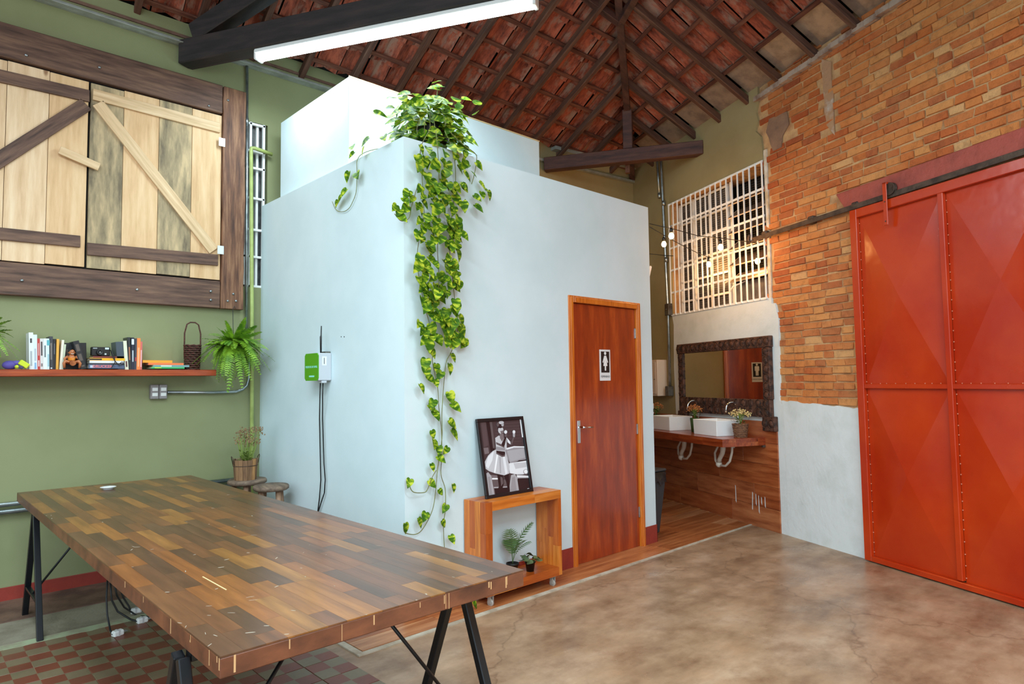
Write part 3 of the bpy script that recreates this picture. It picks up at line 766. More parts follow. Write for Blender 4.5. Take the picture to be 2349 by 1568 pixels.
# ---- slit window in the green wall
w2_ = struct('window_2', (2.19, G, 2.30), 0)
for x in (.0, .05, .168): MB().box(x, x+.02, .0, .03, 0, 1.47).build('window_post', M['white_bar'], w2_, bevel=.002)
for z in (.0, .26, .5, .78, 1.05, 1.20, 1.445): MB().box(0, .19, .0, .025, z, z+.02).build('window_rail', M['white_bar'], w2_, bevel=.002)
MB().box(.0, .21, .06, .065, 0, 1.47).build('window_pane', mat('dark_grey_glass', (58, 62, 64), .4, c2=(92, 92, 90), scale=14), w2_)
MB().box(.12, .14, .03, .06, 0, 1.47).build('inner_post', M['white_bar'], w2_)
MB().box(-.05, .25, .2, .21, -.05, 1.5).build('outside_dark', M['dark'], w2_)

# ================================================================== LAMPS
lt = thing('tube_lamp', 'bright white LED tube lamp under the dark truss beam', 'lamp', (1.69, 5.70, 4.08), TRZ)
L0, L1 = .74, 3.02
MB().box(L0, L1, -.055, .055, -.03, 0).build('lamp_body', M['white_plastic'], lt, bevel=.004)
MB().tube([(L0+.01, 0, -.045), (L1-.01, 0, -.05)], .036, 12).build('diffuser', M['glow'], lt)
for x in (L0, L1): MB().box(x-.012, x+.012, -.045, .045, -.075, 0).build('end_cap', M['white_plastic'], lt, bevel=.004)
mid = Vector((1.69, 5.70, 4.0))+T_*((L0+L1)/2)
al = area('tube_lamp_light', tuple(mid), (0, 0, -1), .07, L1-L0, 52, LED); al.rotation_euler = (0, 0, TRZ+math.pi/2)
al.parent = None
back = Vector((-.8776, -.4794, 0))
def far_lamp(dist, L, z, power, col=LED):
    p = Vector((1.69, 5.70, z))+back*dist+T_*L
    a = area('tube_lamp_light', tuple(p), (0, 0, -1), .1, 2.3, power, col); a.rotation_euler = (0, 0, TRZ+math.pi/2)
    h = MB().box(-.06, .06, -1.2, 1.2, .01, .05).build('lamp_housing', M['white_plastic'], ceiling); h.location = tuple(p); h.rotation_euler = a.rotation_euler
for dist, L, z, pw_ in ((3.0, 2.2, 4.0, 100), (3.0, 6.0, 4.0, 125), (6.2, 4.0, 4.0, 125), (6.2, 8.0, 4.0, 105)): far_lamp(dist, L, z, pw_)

# string lights between the cubicle and the brick wall
def sag(p, q, n, s):
    p, q = Vector(p), Vector(q); return [p.lerp(q, i/n)-Vector((0, 0, s*4*(i/n)*(1-i/n))) for i in range(n+1)]
def vplane(p, q):
    d = Vector(q)-Vector(p); n_ = Vector((d.y, -d.x, 0)).normalized(); return (n_.x, n_.y, 0), n_.dot(Vector(p))
wires = []
for a_, sb, bulbs, uv in (((5.0, 3.7), 5.35, [(1540, 541), (1653, 567), (1738, 599)], [(1490, 513), (1548, 526), (1602, 541), (1654, 546), (1700, 552), (1742, 558)]),
                          ((5.0, 4.2), 6.1, [(1523, 560), (1626, 606)], [(1490, 520), (1524, 540), (1560, 560), (1600, 580), (1626, 590), (1650, 590)]),
                          ((5.0, 4.8), 6.85, [(1574, 590), (1565, 612)], [(1490, 582), (1530, 586), (1574, 588), (1590, 590)])):
    q = w3(sb, 2.8, .03); n_, c_ = vplane((a_[0], a_[1], 0), (q[0], q[1], 0))
    pts = [hit(u, v, n_, c_) for u, v in uv]
    wires.append((pts, [hit(u, v, n_, c_) for u, v in bulbs]))
names_ = ['uppermost string light cable, from the cubicle to the hooked end of the gate rail', 'middle string light cable, sloping down in front of the grille', 'lowest string light cable, level in front of the grille']
blab = [['string bulb beside the steel conduit, the highest one', 'string bulb in front of the middle of the window grille', "rightmost string bulb, by the grille's right edge"],
        ['leftmost string bulb, between the cubicle and the window grille', 'string bulb low before the grille centre, below the cable of the highest bulbs'],
        ['upper bulb of the close pair near the grille left edge', 'lower bulb of the close pair near the grille left edge']]
for i, (pts, bl2) in enumerate(wires):
    o = MB().tube(pts, .004, 5).build('light_cable', M['rubber']); tag(o, names_[i], 'cable', 'string light cables')
    for j, P in enumerate(bl2):
        P = Vector(P); t = thing('string_bulb', blab[i][j], 'light bulb', tuple(P), 0, 'warm string light bulbs')
        MB().lathe([(.0, -.03), (.014, -.027), (.024, -.012), (.026, .003), (.018, .022), (.013, .032)], n=12).build('bulb', M['bulb'], t)
        top = .05
        MB().lathe([(.0, .075), (.012, .075), (.017, .06), (.017, .03), (.0, .028)], n=10).build('socket', M['black'], t)
        MB().tube([(0, 0, .07), (0, 0, .10)], .004, 5).build('drop_cable', M['rubber'], t)
        l = bpy.data.lights.new('bulb_light', 'POINT'); l.energy = 6.0; l.color = (1, .50, .16); l.shadow_soft_size = .03
        lo = bpy.data.objects.new('bulb_light', l); COL.objects.link(lo); lo.location = P+Vector((0, 0, -.0)); lo.location.z -= .07

# ================================================================== GATE AND RAIL
gs0 = 4.137
gt = thing('sliding_gate', 'tall red steel sliding gate with pressed panels and flat frame', 'gate', w3(gs0, 0), RW)
GH = 2.80; st = .065
cols = [0, .765, 1.53, 2.295]; GWD = 2.36
def gbar(name, a, b_, c_, d_, o0=.03, o1=.065):
    return MB().box(a, b_, -o1, -o0, c_, d_).build(name, M['gate'], gt, bevel=.003)
gbar('gate_stile', 0, st, .01, GH); 
for i, c in enumerate(cols[1:3]): gbar('gate_post', c-.0, c+.04, .06, GH-.07)
gbar('gate_stile', GWD-st, GWD, .01, GH)
gbar('top_rail', st, GWD-st, GH-.07, GH); gbar('middle_rail', st, GWD-st, 1.358, 1.393, .03, .060); gbar('bottom_rail', st, GWD-st, .01, .05)
def pyramid(x0, x1, z0, z1):
    mb = MB(); cx_, cz_ = (x0+x1)/2, (z0+z1)/2
    vs = [(x0, -.030, z0), (x1, -.030, z0), (x1, -.030, z1), (x0, -.030, z1), (cx_, -.064, cz_)]
    mb.add(vs, [(0, 1, 4), (1, 2, 4), (2, 3, 4), (3, 0, 4)])
    mb.add([(x0, -.022, z0), (x1, -.022, z0), (x1, -.022, z1), (x0, -.022, z1)], [(3, 2, 1, 0)])
    return mb.build('gate_panel', M['gate'], gt)
xs = [(st, cols[1]), (cols[1]+.04, cols[2]), (cols[2]+.04, GWD-st)]
for a, b_ in xs:
    pyramid(a, b_, 1.393, GH-.07); pyramid(a, b_, .05, 1.358)
mb = MB(); rr = random.Random(5)
for x in (st+.003, cols[1]+.045, cols[2]+.045):
    for z0, z1 in ((.08, 1.34), (1.41, 2.7)):
        z = z0
        while z < z1: mb.ball((x, -.034, z), .0055, 6); z += rr.uniform(.055, .085)
for a, b_ in xs:
    x = a+.05
    while x < b_: mb.ball((x, -.036, 1.396), .005, 6); x += rr.uniform(.05, .09)
mb.build('weld_beads', mat('pale_weld', (206, 120, 90), .5), gt, kind='stuff')
# hanger and its wheel
for hx in (.36, 1.95):
    h = MB().box(hx-.018, hx+.018, -.088, -.082, 2.60, 2.93).box(hx-.018, hx+.018, -.088, -.05, 2.915, 2.93).build('gate_hanger', M['gate'], gt, bevel=.002)
    wv = MB(); wv.lathe([(0, -.012), (.04, -.012), (.048, -.016), (.048, -.006), (.036, 0), (.048, .006), (.048, .016), (.04, .012), (0, .012)], n=20)
    wv.v = [(x+hx+.025, zz-.055, y+2.875) for x, y, zz in wv.v]; wv.build('hanger_wheel', M['rust'], gt)
    bo = MB()
    for zz in (2.63, 2.78): bo.ball((hx, -.089, zz), .006, 6)
    bo.build('bolt', M['rust'], h)
rl = thing('gate_rail', 'dark iron rail the red gate slides on, hooked at its left end', 'rail', w3(5.34, 2.80), RW)
MB().bar((0, -.05, .015), (4.4, -.05, .025+.03), .014, .042).build('rail_bar', M['rust'], rl, bevel=.002)
MB().tube([(.02, -.05, .01), (-.03, -.05, -.0), (-.055, -.052, .02), (-.05, -.055, .05), (-.035, -.055, .075)], .012, 8).build('rail_hook', M['rust'], rl)
for x in (.12, .72, 1.2): MB().box(x, x+.07, -.045, .01, -.0, .07).build('rail_bracket', M['rust'], rl, bevel=.01)

# ================================================================== WASH CORNER
# counter
cs0, cs1, cd0 = 5.28, 7.5, .52
ct_ = thing('sink_counter', 'thick reddish wood counter under the mirror carrying two basins', 'counter', w3(cs0, .805, 0), RW)
Lc = cs1-cs0
for i, (z0, z1) in enumerate(((0, .04), (.04, .075))):
    y = .028; k = 0
    while y < cd0-.01:
        wv = .085; x = -Lc
        while x < -.01:
            x1 = min(0, x+random.uniform(.35, .7))
            if x1 > -.1: x1 = 0
            MB().box(x+.0006, x1-.0006, -min(y+wv, cd0)+.0006, -y, z0+.0005, z1).build('counter_board', M['counter_wood'], ct_)
            x = x1
        y += wv
MB().box(-.02, .0, -.06, -.03, -.02, .0).build('steel_bracket', M['steel_dull'], ct_)
# basins
def basin(label, P, rz, wx, wy, h):
    t = thing('wash_basin', label, 'sink', P, rz, 'white basins on the counter')
    mb = MB(); k = .035
    out0 = [(-wx/2, -wy/2), (wx/2, -wy/2), (wx/2, wy/2), (-wx/2, wy/2)]
    def ring(sx, sy, z): return [(a*sx, b_*sy, z) for a, b_ in out0]
    r = [ring(.97, .97, 0), ring(1, 1, h), ring(1-2*.014/wx, 1-2*.014/wy, h), ring(.84, .80, .03), ring(.2, .2, .025)]
    vs = [p for q in r for p in q]; fs = [(3, 2, 1, 0)]
    for i in range(4):
        for j in range(4): fs.append((i*4+j, i*4+(j+1) % 4, (i+1)*4+(j+1) % 4, (i+1)*4+j))
    fs.append((16, 17, 18, 19)); mb.add(vs, fs)
    mb.build('basin', M['ceramic'], t, bevel=.004)
    MB().lathe([(0, .027), (.022, .027), (.024, .024)], n=14).build('drain', M['chrome'], t)
    return t
zc = .88
def wl_(s, off, z=zc): return w3(s, z, off)
basin('white square basin nearest the right end of the counter', wl_(5.75, .235), RW, .40, .30, .155)
basin('white square basin farther left on the counter, by the orange flowers', wl_(6.60, .235), RW, .40, .30, .155)
def faucet(label, s):
    t = thing('faucet', label, 'faucet', wl_(s, .045), RW, 'curved chrome faucets')
    MB().lathe([(.0, 0), (.025, 0), (.022, .015), (.014, .02)], n=14).build('base', M['chrome'], t)
    pts = [(0, 0, .0), (0, 0, .15), (0, 0, .26)]+[(0, -.07+.07*math.cos(a), .26+.07*math.sin(a)) for a in [math.pi*i/9 for i in range(1, 10)]]+[(0, -.14, .23)]
    MB().tube(pts, .0095, 10).build('spout', M['chrome'], t)
    MB().tube([(.0, 0, .05), (.04, -.01, .055), (.06, -.012, .075)], .006, 8).build('tap_lever', M['chrome'], t)
faucet('curved chrome faucet over the basin nearest the right end', 5.66); faucet('curved chrome faucet over the farther left basin', 6.34)
# white ceramic splash pieces on the wall
for s_, w_, l_ in ((5.52, .30, 'low white splash panel behind the right basin'), (6.3, .14, 'small white splash panel behind the left basin')):
    pass
# drains below
for s_, l_ in ((5.60, 'old white trap and hose under the right basin'), (6.28, 'old white trap and hose under the left basin')):
    t = thing('drain_trap', l_, 'pipe', w3(s_, .805, .28), RW, 'white sink drains')
    MB().tube([(0, 0, 0), (-.0, .0, -.05), (-.04, .02, -.1), (-.10, .03, -.16), (-.13, .04, -.2)], [.026, .026, .024, .022, .026], 10).build('trap', M['pvc_old'], t)
    MB().tube([(.12, .02, 0), (.11, .02, -.08), (.06, .03, -.17), (-.02, .04, -.225), (-.13, .04, -.235)], .012, 8).build('hose', M['pvc_old'], t)
    MB().tube([(-.13, .04, -.235), (-.2, .05, -.19), (-.235, .07, -.12), (-.22, .1, -.05), (-.16, .13, -.03), (-.08, .2, -.05)], .012, 8).build('hose', M['pvc_old'], t)
    MB().ball((-.13, .04, -.22), .034, 10).build('trap_cup', M['pvc_old'], t)
# mirror with a carved frame
mz0, mz1 = 1.05, 1.86
mr = thing('wall_mirror', 'wide mirror in a heavy carved dark wood frame above the sinks', 'mirror', w3(6.70, 1.045), RW)
MW, MH = 6.70-5.16, .81
MB().box(.10, MW-.09, -.045, -.03, .20, .73).build('mirror_glass', M['mirror'], mr)
def carve(name, a, b_, c_, d_, nx, nz):
    mb = MB().box(a, b_, -.062, -.014, c_, d_)
    o = mb.build(name, M['carved'], mr, bevel=.006)
    k = MB()
    for i in range(nx):
        for j in range(nz):
            x = a+(i+.5)*(b_-a)/nx; z = c_+(j+.5)*(d_-c_)/nz; r_ = min((b_-a)/nx, (d_-c_)/nz)*.42
            k.ball((x, -.062, z), r_, 8, 0, (1, .35, 1)); k.tube([(x+math.cos(q)*r_*1.15, -.064, z+math.sin(q)*r_*1.15) for q in [i_*.8 for i_ in range(7)]], r_*.14, 4)
    k.build('carving', M['carved'], o)
carve('frame_top', -.02, .78, .70, .81, 9, 1); carve('frame_top', .782, MW+.02, .70, .81, 9, 1)
carve('frame_bottom', .0, MW, .0+.03, .20, 14, 2); carve('frame_side', .0, .10, .20, .70, 1, 6); carve('frame_side', MW-.095, MW+.01, .20, .70, 1, 6)
carve('frame_foot', -.03, .14, -.1, .04, 2, 1); carve('frame_foot', MW-.12, MW+.05, -.1, .04, 2, 1)
# electric box, soap dispenser, conduits
eb = thing('electric_box', 'beige metal electric box on the wall left of the mirror', 'electric box', w3(7.32, 1.25, .01), RW)
MB().box(0, .30, -.14, 0, 0, .44).build('box_body', M['beige_metal'], eb, bevel=.004); MB().box(.02, .275, -.146, -.14, .025, .415).build('box_door', M['beige_metal'], eb, bevel=.003)
MB().lathe([(0, 0), (.01, 0), (.01, .008)], n=8).build('lock', M['steel_dull'], eb).location = (.25, -.148, .2)
def conduit(name, label, cat, pts, r, mt, group=None, clamps=()):
    pts = [Vector(p) for p in pts]; t = thing(name, label, cat, tuple(pts[0]), 0, group)
    MB().tube([p-pts[0] for p in pts], r, 10).build('pipe', mt, t)
    for c in clamps:
        p = Vector(c)-pts[0]; MB().lathe([(r*1.0, -.03), (r*1.5, -.028), (r*1.5, .028), (r*1.0, .03)], tuple(p), 10).build('coupling', M['steel'], t)
    return t
a = w3(6.90, 1.27, .05); b1 = w3(6.90, 2.25, .05)
conduit('conduit', 'steel conduit from the electric box up past the grille, right one of a pair', 'conduit', [a, w3(6.90, 2.3, .05), w3(6.96, 4.0, .05), w3(6.97, 4.3, .05)], .017, M['steel'], 'wall conduits', [w3(6.91, 2.9, .05), w3(6.93, 3.6, .05)])
conduit('conduit', 'steel conduit ending under the corner truss, left one of a pair', 'conduit', [w3(7.02, 3.7, .05), w3(7.06, 4.3, .05)], .015, M['steel'], 'wall conduits', [w3(7.02, 3.72, .05)])
jb = thing('junction_box', 'small grey junction box on the conduit at the grille left corner', 'junction box', w3(6.93, 2.22, .02), RW); MB().box(0, .09, -.06, 0, 0, .14).build('box_body', M['steel_dull'], jb, bevel=.006); MB().lathe([(0, 0), (.008, 0), (.008, .005)], n=8).build('screw', M['steel'], jb).location = (.045, -.062, .07)
jb = thing('junction_box', 'small steel junction box at the lower right of the electric box', 'junction box', w3(6.95, 1.25, .02), RW); MB().box(0, .08, -.07, 0, 0, .12).build('box_body', M['steel_dull'], jb, bevel=.006); MB().lathe([(0, 0), (.008, 0), (.008, .005)], n=8).build('screw', M['steel'], jb).location = (.04, -.072, .06)
sd = Bp(1498, 935)
t = thing('soap_dispenser', 'white rounded dispenser at the right edge of the cubicle', 'dispenser', (BX2+.058, BY+.10, sd[2]-.02), 0)
MB().lathe([(0, -.07), (.045, -.065), (.055, -.03), (.055, .05), (.04, .085), (0, .09)], n=16).build('dispenser_body', M['soap'], t); MB().box(-.01, .01, -.06, -.052, -.02, .01).build('dispenser_mark', M['black'], t)
t = thing('flood_light', 'small white lamp fixed at the upper right edge of the cubicle', 'lamp', (BX2+.0, BY+.02, 2.34), 0)
mb = MB(); mb.prism([(0, 0), (.012, .0), (.07, .15), (.055, .16), (0, .13)], 0, .12, lambda a, b_, h: (a, h, b_)); mb.build('lamp_body', M['white_plastic'], t, bevel=.004); MB().box(0, .01, -.01, .13, .02, .12).build('lamp_bracket', M['white_plastic'], t)
# bin
t = thing('trash_bin', 'dark grey trash bin with a black liner behind the cubicle corner', 'bin', (5.235, 3.78, .008), .0)
mb = MB()
def sqring(s_, z): return [(-s_, -s_, z), (s_, -s_, z), (s_, s_, z), (-s_, s_, z)]
vs = sqring(.11, 0)+sqring(.165, .56)+sqring(.155, .56)+sqring(.1, .02)
mb.add(vs, [(3, 2, 1, 0)]+[(i*4+j, i*4+(j+1) % 4, (i+1)*4+(j+1) % 4, (i+1)*4+j) for i in range(3) for j in range(4)]+[(12, 13, 14, 15)]); mb.build('bin_body', M['bin'], t, bevel=.01)
mb = MB(); rr = random.Random(2); n_ = 28; r0 = []; r1 = []
for j in range(n_):
    a = 2*math.pi*j/n_; q = .172/max(abs(math.cos(a)), abs(math.sin(a))); q = min(q, .215)
    r0.append((q*math.cos(a)*1.02, q*math.sin(a)*1.02, .575)); k_ = 1.06+rr.uniform(-.02, .05); r1.append((q*math.cos(a)*k_, q*math.sin(a)*k_, .47+rr.uniform(-.03, .03)))
r2 = [(x*.9, y*.9, .50) for x, y, z in r0]
mb.add(r2+r0+r1, [(i*n_+j, i*n_+(j+1) % n_, (i+1)*n_+(j+1) % n_, (i+1)*n_+j) for i in range(2) for j in range(n_)], 0, True); mb.build('bin_liner', M['bag'], t)
MB().box(-.17, .17, -.17, .17, .575, .60).build('bin_lid', M['bin'], t, bevel=.01)

# ---- flowers on the counter
def flowerpot(label, P, pot, petals, r=.05, h=.1, seed=1, spread=.09, pot_mat='wicker'):
    t = thing('flower_pot', label, 'potted plant', P, 0, 'small flower pots on the counter'); rr = random.Random(seed)
    MB().lathe([(0, 0), (r*.78, 0), (r, h), (r*.94, h), (r*.9, h-.015), (0, h-.015)], n=18).build('pot', M[pot_mat], t)
    if pot_mat == 'wicker':
        mb = MB()
        for k in range(8): rr_ = r*(.78+.22*k/7.)+.003; mb.tube([(rr_*math.cos(a), rr_*math.sin(a), .006+k*(h-.01)/7+.003*math.sin(a*9+k*3.14)) for a in [2*math.pi*i/28 for i in range(28)]], .0055, 5, 0, True)
        mb.build('wicker_weave', M['wicker'], t)
    lf = MB()
    for k in range(46):
        a = rr.uniform(0, 6.28); q = rr.uniform(.0, spread*.75); z = h+rr.uniform(-.005, .075); tl = .03
        c = Vector((q*math.cos(a), q*math.sin(a), z)); d = Vector((math.cos(a), math.sin(a), rr.uniform(.1, .9))).normalized(); s_ = d.cross(Vector((0, 0, 1))).normalized()*.009
        lf.add([c, c+d*tl*.5+s_, c+d*tl, c+d*tl*.5-s_], [(0, 1, 2), (0, 2, 3)])
    lf.build('foliage', M['leaf_dark'], t)
    fl_ = MB()
    for k in range(110):
        a = rr.uniform(0, 6.28); q = spread*math.sqrt(rr.random()); z = h+.085+.045*(1-(q/spread)**2)+rr.uniform(-.02, .02)
        fl_.ball((q*math.cos(a), q*math.sin(a), z), rr.uniform(.005, .009), 5)
    fl_.build('blossoms', M[petals], t); mb = MB()
    for k in range(16):
        a = rr.uniform(0, 6.28); q = spread*.7*rr.random(); mb.tube([(0, 0, h-.01), (q*.6*math.cos(a), q*.6*math.sin(a), h+.05), (q*math.cos(a), q*math.sin(a), h+.1)], .0015, 4)
    mb.build('stems', M['stem'], t)
flowerpot('wicker pot of pale yellow flowers at the right end of the counter', wl_(5.40, .22), 0, 'flower_y', .072, .13, 1, .11)
P = Wp(1616, 1000); flowerpot('pot of dried orange flowers between the two basins', wl_(6.16, .22), 0, 'flower_o', .05, .15, 2, .085, 'leaf_dark')
flowerpot('pot of dark orange flowers at the far left of the counter', wl_(7.02, .18), 0, 'flower_o', .05, .15, 3, .09, 'leaf_dark')

# ================================================================== BARN SHUTTERS
sh = thing('wooden_shutter', 'big rustic window of pale planks in a dark beam frame on the green wall', 'shutter', (-.14, G, 2.09))
sx = lambda x: x+.14
def gz(z): return z-2.09
bm_ = MB().box(sx(-.14), sx(1.985), -.06, 0, gz(3.752), gz(3.995)); fbt = bm_.build('frame_beam', M['dark_beam'], sh, bevel=.006)
bm_ = MB().box(sx(-.14), sx(1.985), -.06, 0, gz(2.09), gz(2.318)); fbb = bm_.build('frame_beam', M['dark_beam'], sh, bevel=.006)
mb = MB(); 
lft = jag((0, 0), (.0, 1.9), 16, .006)+[(0, 1.9)]; rgt = jag((.19, 1.9), (.185, 0), 16, .005)+[(.185, 0)]
mb.prism([(a+sx(1.99), z) for a, z in lft+rgt], 0, .068, lambda a, b_, h: (a, -h, b_)); fbr = mb.build('frame_beam', M['dark_beam_z'], sh, bevel=.004)
MB().box(sx(-.14), sx(.04), -.06, 0, gz(2.318), gz(3.752)).build('frame_beam', M['dark_beam_z'], sh, bevel=.006)
def bolt(par, x, z, y=-.066):
    MB().lathe([(0, .006), (.007, .005), (.010, .0), (.010, -.004), (0, -.004)], n=10).build('bolt', M['steel'], par, loc=(x, y, z), rot=(R(90), 0, 0))
for u, v in ((60, 127), (228, 155), (479, 243)): p = Gp(u, v, .06); bolt(fbt, p[0]+.14, p[2]-2.09)
for u, v in ((50, 643), (314, 664), (483, 668), (483, 688)): p = Gp(u, v, .06); bolt(fbb, p[0]+.14, p[2]-2.09)
for u, v in ((523, 230), (535, 674), (522, 690), (541, 690)): p = Gp(u, v, .068); bolt(fbr, p[0]+.14, p[2]-2.09, -.072)
bx = MB().box(sx(0), sx(2.0), -.012, -.004, gz(2.3), gz(3.76)).build('backing', M['dark'], sh)
def leaf_(name, edges, mats, battens, par=sh):
    e = link(name, None, par)
    for i in range(len(edges)-1):
        a, b_ = edges[i], edges[i+1]
        MB().box(sx(a)+.0015, sx(b_)-.0015, -.038, -.014, gz(2.328)+random.uniform(0, .008), gz(3.742)-random.uniform(0, .01)).build('plank', mats[i], e, bevel=.0015)
    return e
cw, gp_ = M['cream_wood'], M['grey_pine']
lr = leaf_('shutter_leaf', [1.03, 1.252, 1.502, 1.75, 1.988], [gp_, cw, gp_, cw], None)
ll = leaf_('shutter_leaf', [.045, .28, .53, .775, 1.018], [cw]*4, None)
def gbat(name, par, p, q, wdt, mt, o0=.038, o1=.056):
    (x0, z0), (x1, z1) = p, q; d = Vector((x1-x0, 0, z1-z0)); L_ = d.length; a = math.atan2(d.z, d.x)
    o = MB().box(0, L_, -(o1-o0), 0, -wdt/2, wdt/2).build(name, mt, par, bevel=.002); o.location = (sx(x0), -o0, gz(z0)); o.rotation_euler = (0, -a, 0); return o
db, cbx = M['dark_beam'], M['cream_wood_x']
gbat('batten', ll, (.05, 3.602), (1.02, 3.622), .09, db); gbat('batten', ll, (.05, 2.50), (.985, 2.518), .085, db)
gbat('brace', ll, (.35, 2.86), (1.0, 3.555), .095, db)
gbat('batten', lr, (1.042, 3.645), (1.968, 3.625), .085, cbx); b3 = gbat('batten', lr, (1.03, 2.470), (1.965, 2.495), .092, db)
gbat('brace', lr, (1.075, 3.585), (1.93, 2.57), .088, cbx)
gbat('turn_latch', ll, (.84, 3.165), (1.09, 3.092), .06, cbx, .058, .075)
for u, v in ((509, 326), (506, 573)):
    p = Gp(u, v, .07); MB().box(-.025, .025, -.003, 0, -.035, .035).build('hinge', mat('bright_zinc', (226, 236, 238), .4, .3), lr, loc=(p[0]+.14, -.07, p[2]-2.09))

# ================================================================== SHELF AND WHAT STANDS ON IT
SZ = 1.575
sf = thing('wall_shelf', 'long red varnished wall shelf carrying books and toys', 'shelf', (-1.6, G, SZ-.048))
MB().box(0, 3.50, -.24, 0, 0, .048).build('board', M['shelf_wood'], sf, bevel=.004)
def X(u, off=.16): return float(Gp(u, 845, off)[0])
def bk(u0, u1, vtop, col, label, tilt=0, off=.16, dep=.13, col2=None, group='books standing on the shelf', marks=(), zb=SZ):
    x0, x1 = X(u0, off), X(u1, off); h = float(Gp(u0, vtop, off)[2])-zb; w_ = x1-x0
    t = thing('book', label, 'book', ((x0+x1)/2, G-off, zb), 0, group); t.rotation_euler.y = tilt
    mb = MB(); c = .0015
    mb.box(-w_/2, -w_/2+c, 0, dep, 0, h).box(w_/2-c, w_/2, 0, dep, 0, h).box(-w_/2, w_/2, -.001, c, 0, h)
    mb.build('cover', flat(col, .4), t)
    MB().box(-w_/2+c, w_/2-c, c, dep-.004, .003, h-.003).build('pages', flat((226, 216, 194), .9), t)
    if col2: MB().box(-w_/2+.001, w_/2-.001, -.0018, -.001, h*.78, h*.95).build('spine_band', flat(col2), t)
    for z0, z1, cc in marks: MB().box(-w_/2*.45, w_/2*.45, -.002, -.001, h*z0, h*z1).build('spine_print', flat(cc), t)
    return t
W_, K_ = (228, 234, 236), (40, 42, 48)
tl_ = -.035
bk(67, 77, 762, W_, 'tallest white book at the left end of the row of upright books', tl_, marks=[(.72, .84, (70, 70, 70)), (.1, .5, (170, 176, 182))])
bk(77, 86, 767, (216, 226, 236), 'white book with pale blue foot, second of the upright row', tl_, marks=[(.02, .2, (130, 176, 214)), (.25, .6, (180, 190, 200))])
bk(86, 92.5, 776, (188, 58, 54), 'red spined book among the white upright books', tl_, marks=[(.1, .3, (226, 200, 196)), (.45, .85, (210, 150, 146))])
bk(92.5, 100, 776, (214, 210, 208), 'book with a mottled black and white spine', tl_, marks=[(.45, .9, (70, 60, 62)), (.1, .2, (120, 110, 110))])
bk(100, 107.5, 776, (226, 234, 234), 'white spined book just right of the mottled one', -.03, marks=[(.4, .78, (110, 120, 124))])
bk(107.5, 115, 776, (210, 228, 234), 'pale blue spined book left of the black pair', -.03, col2=(86, 170, 180), marks=[(.1, .5, (150, 190, 200))])
bk(113.5, 122, 771, (58, 60, 66), 'tall charcoal book of the black pair', -.03, marks=[(.3, .8, (120, 110, 104)), (.03, .06, W_)])
bk(122, 127.5, 777, (28, 28, 32), 'slim black book of the black pair', -.02, marks=[(.5, .85, (90, 90, 96))])
bk(128, 134, 777, (226, 166, 66), 'orange-yellow spined book beside the black pair', 0)
bk(136, 141.5, 779, (232, 226, 206), 'slim cream book right of the orange-yellow one', .05)
bk(141.5, 146, 789, (196, 204, 178), 'short pale green book at the end of the first row', .06)
# leaning black books behind the figurine
def slab(label, P, w_, h, thk, ry, col, yrot=0, group=None, prints=()):
    t = thing('book', label, 'book', P, yrot, group); t.rotation_euler.y = ry
    MB().box(0, w_, 0, .0015, 0, h).box(0, w_, thk-.0015, thk, 0, h).box(w_-.0015, w_, 0, thk, 0, h).build('cover', flat(col, .35), t)
    MB().box(0.002, w_-.002, .0015, thk-.0015, .002, h-.002).build('pages', flat((206, 196, 176), .9), t)
    for a, b_, c_, d_, cc in prints: MB().box(a*w_, b_*w_, -.0006, 0, c_*h, d_*h).build('cover_print', flat(cc), t)
slab('black book leaning behind the seated figurine', (X(152, .13), G-.10, SZ+.002), .13, .19, .022, -.04, (24, 26, 30), 0, None, [(.05, .4, .3, .75, (110, 90, 80))])
t = thing('book', 'thick black book leaning at a steep tilt right of the figurine', 'book', (X(196, .15), G-.19, SZ+.010), 0); t.rotation_euler.y = -.26
MB().box(-.036, -.0345, 0, .14, 0, .205).box(-.0015, 0, 0, .14, 0, .205).box(-.036, 0, -.0015, 0, 0, .205).build('cover', flat((30, 32, 36), .35), t)
MB().box(-.0345, -.0015, 0, .135, .003, .20).build('pages', flat((206, 196, 176), .9), t)
for a, b_ in ((.08, .14), (.3, .55), (.65, .9)): MB().box(-.028, -.008, -.002, -.0015, a*.2, b_*.2).build('spine_print', flat((92, 80, 72)), t)
# second group
bk(271, 287, 783, (66, 78, 88), 'grey-blue hardback leaning at the left of the second row', -.10, dep=.14, group='second row of standing books')
bk(287, 295, 781, (222, 222, 196), 'cream spined book beside the grey-blue hardback', -.08, group='second row of standing books', marks=[(.1, .3, (90, 50, 50))])
bk(295, 301.5, 773, (40, 44, 46), 'tall black book with an orange mark in the second row', -.05, group='second row of standing books', marks=[(.3, .7, (160, 100, 70))])
bk(301.5, 308, 773.5, (38, 42, 58), 'navy book with white head and lettering in the second row', -.02, col2=(220, 232, 236), group='second row of standing books', marks=[(.25, .6, (180, 190, 196))])
bk(308, 313, 776, (60, 62, 72), 'slim slate book with a red patch in the second row', 0, group='second row of standing books', marks=[(.28, .4, (190, 50, 60))])
bk(313, 321, 775, (240, 134, 66), 'bright orange book near the end of the second row', 0, group='second row of standing books', marks=[(.1, .7, (248, 170, 120))])
bk(321, 325.5, 783, (206, 104, 96), 'pinkish red slim book ending the second row', 0, group='second row of standing books', marks=[(.1, .7, (230, 190, 186))])
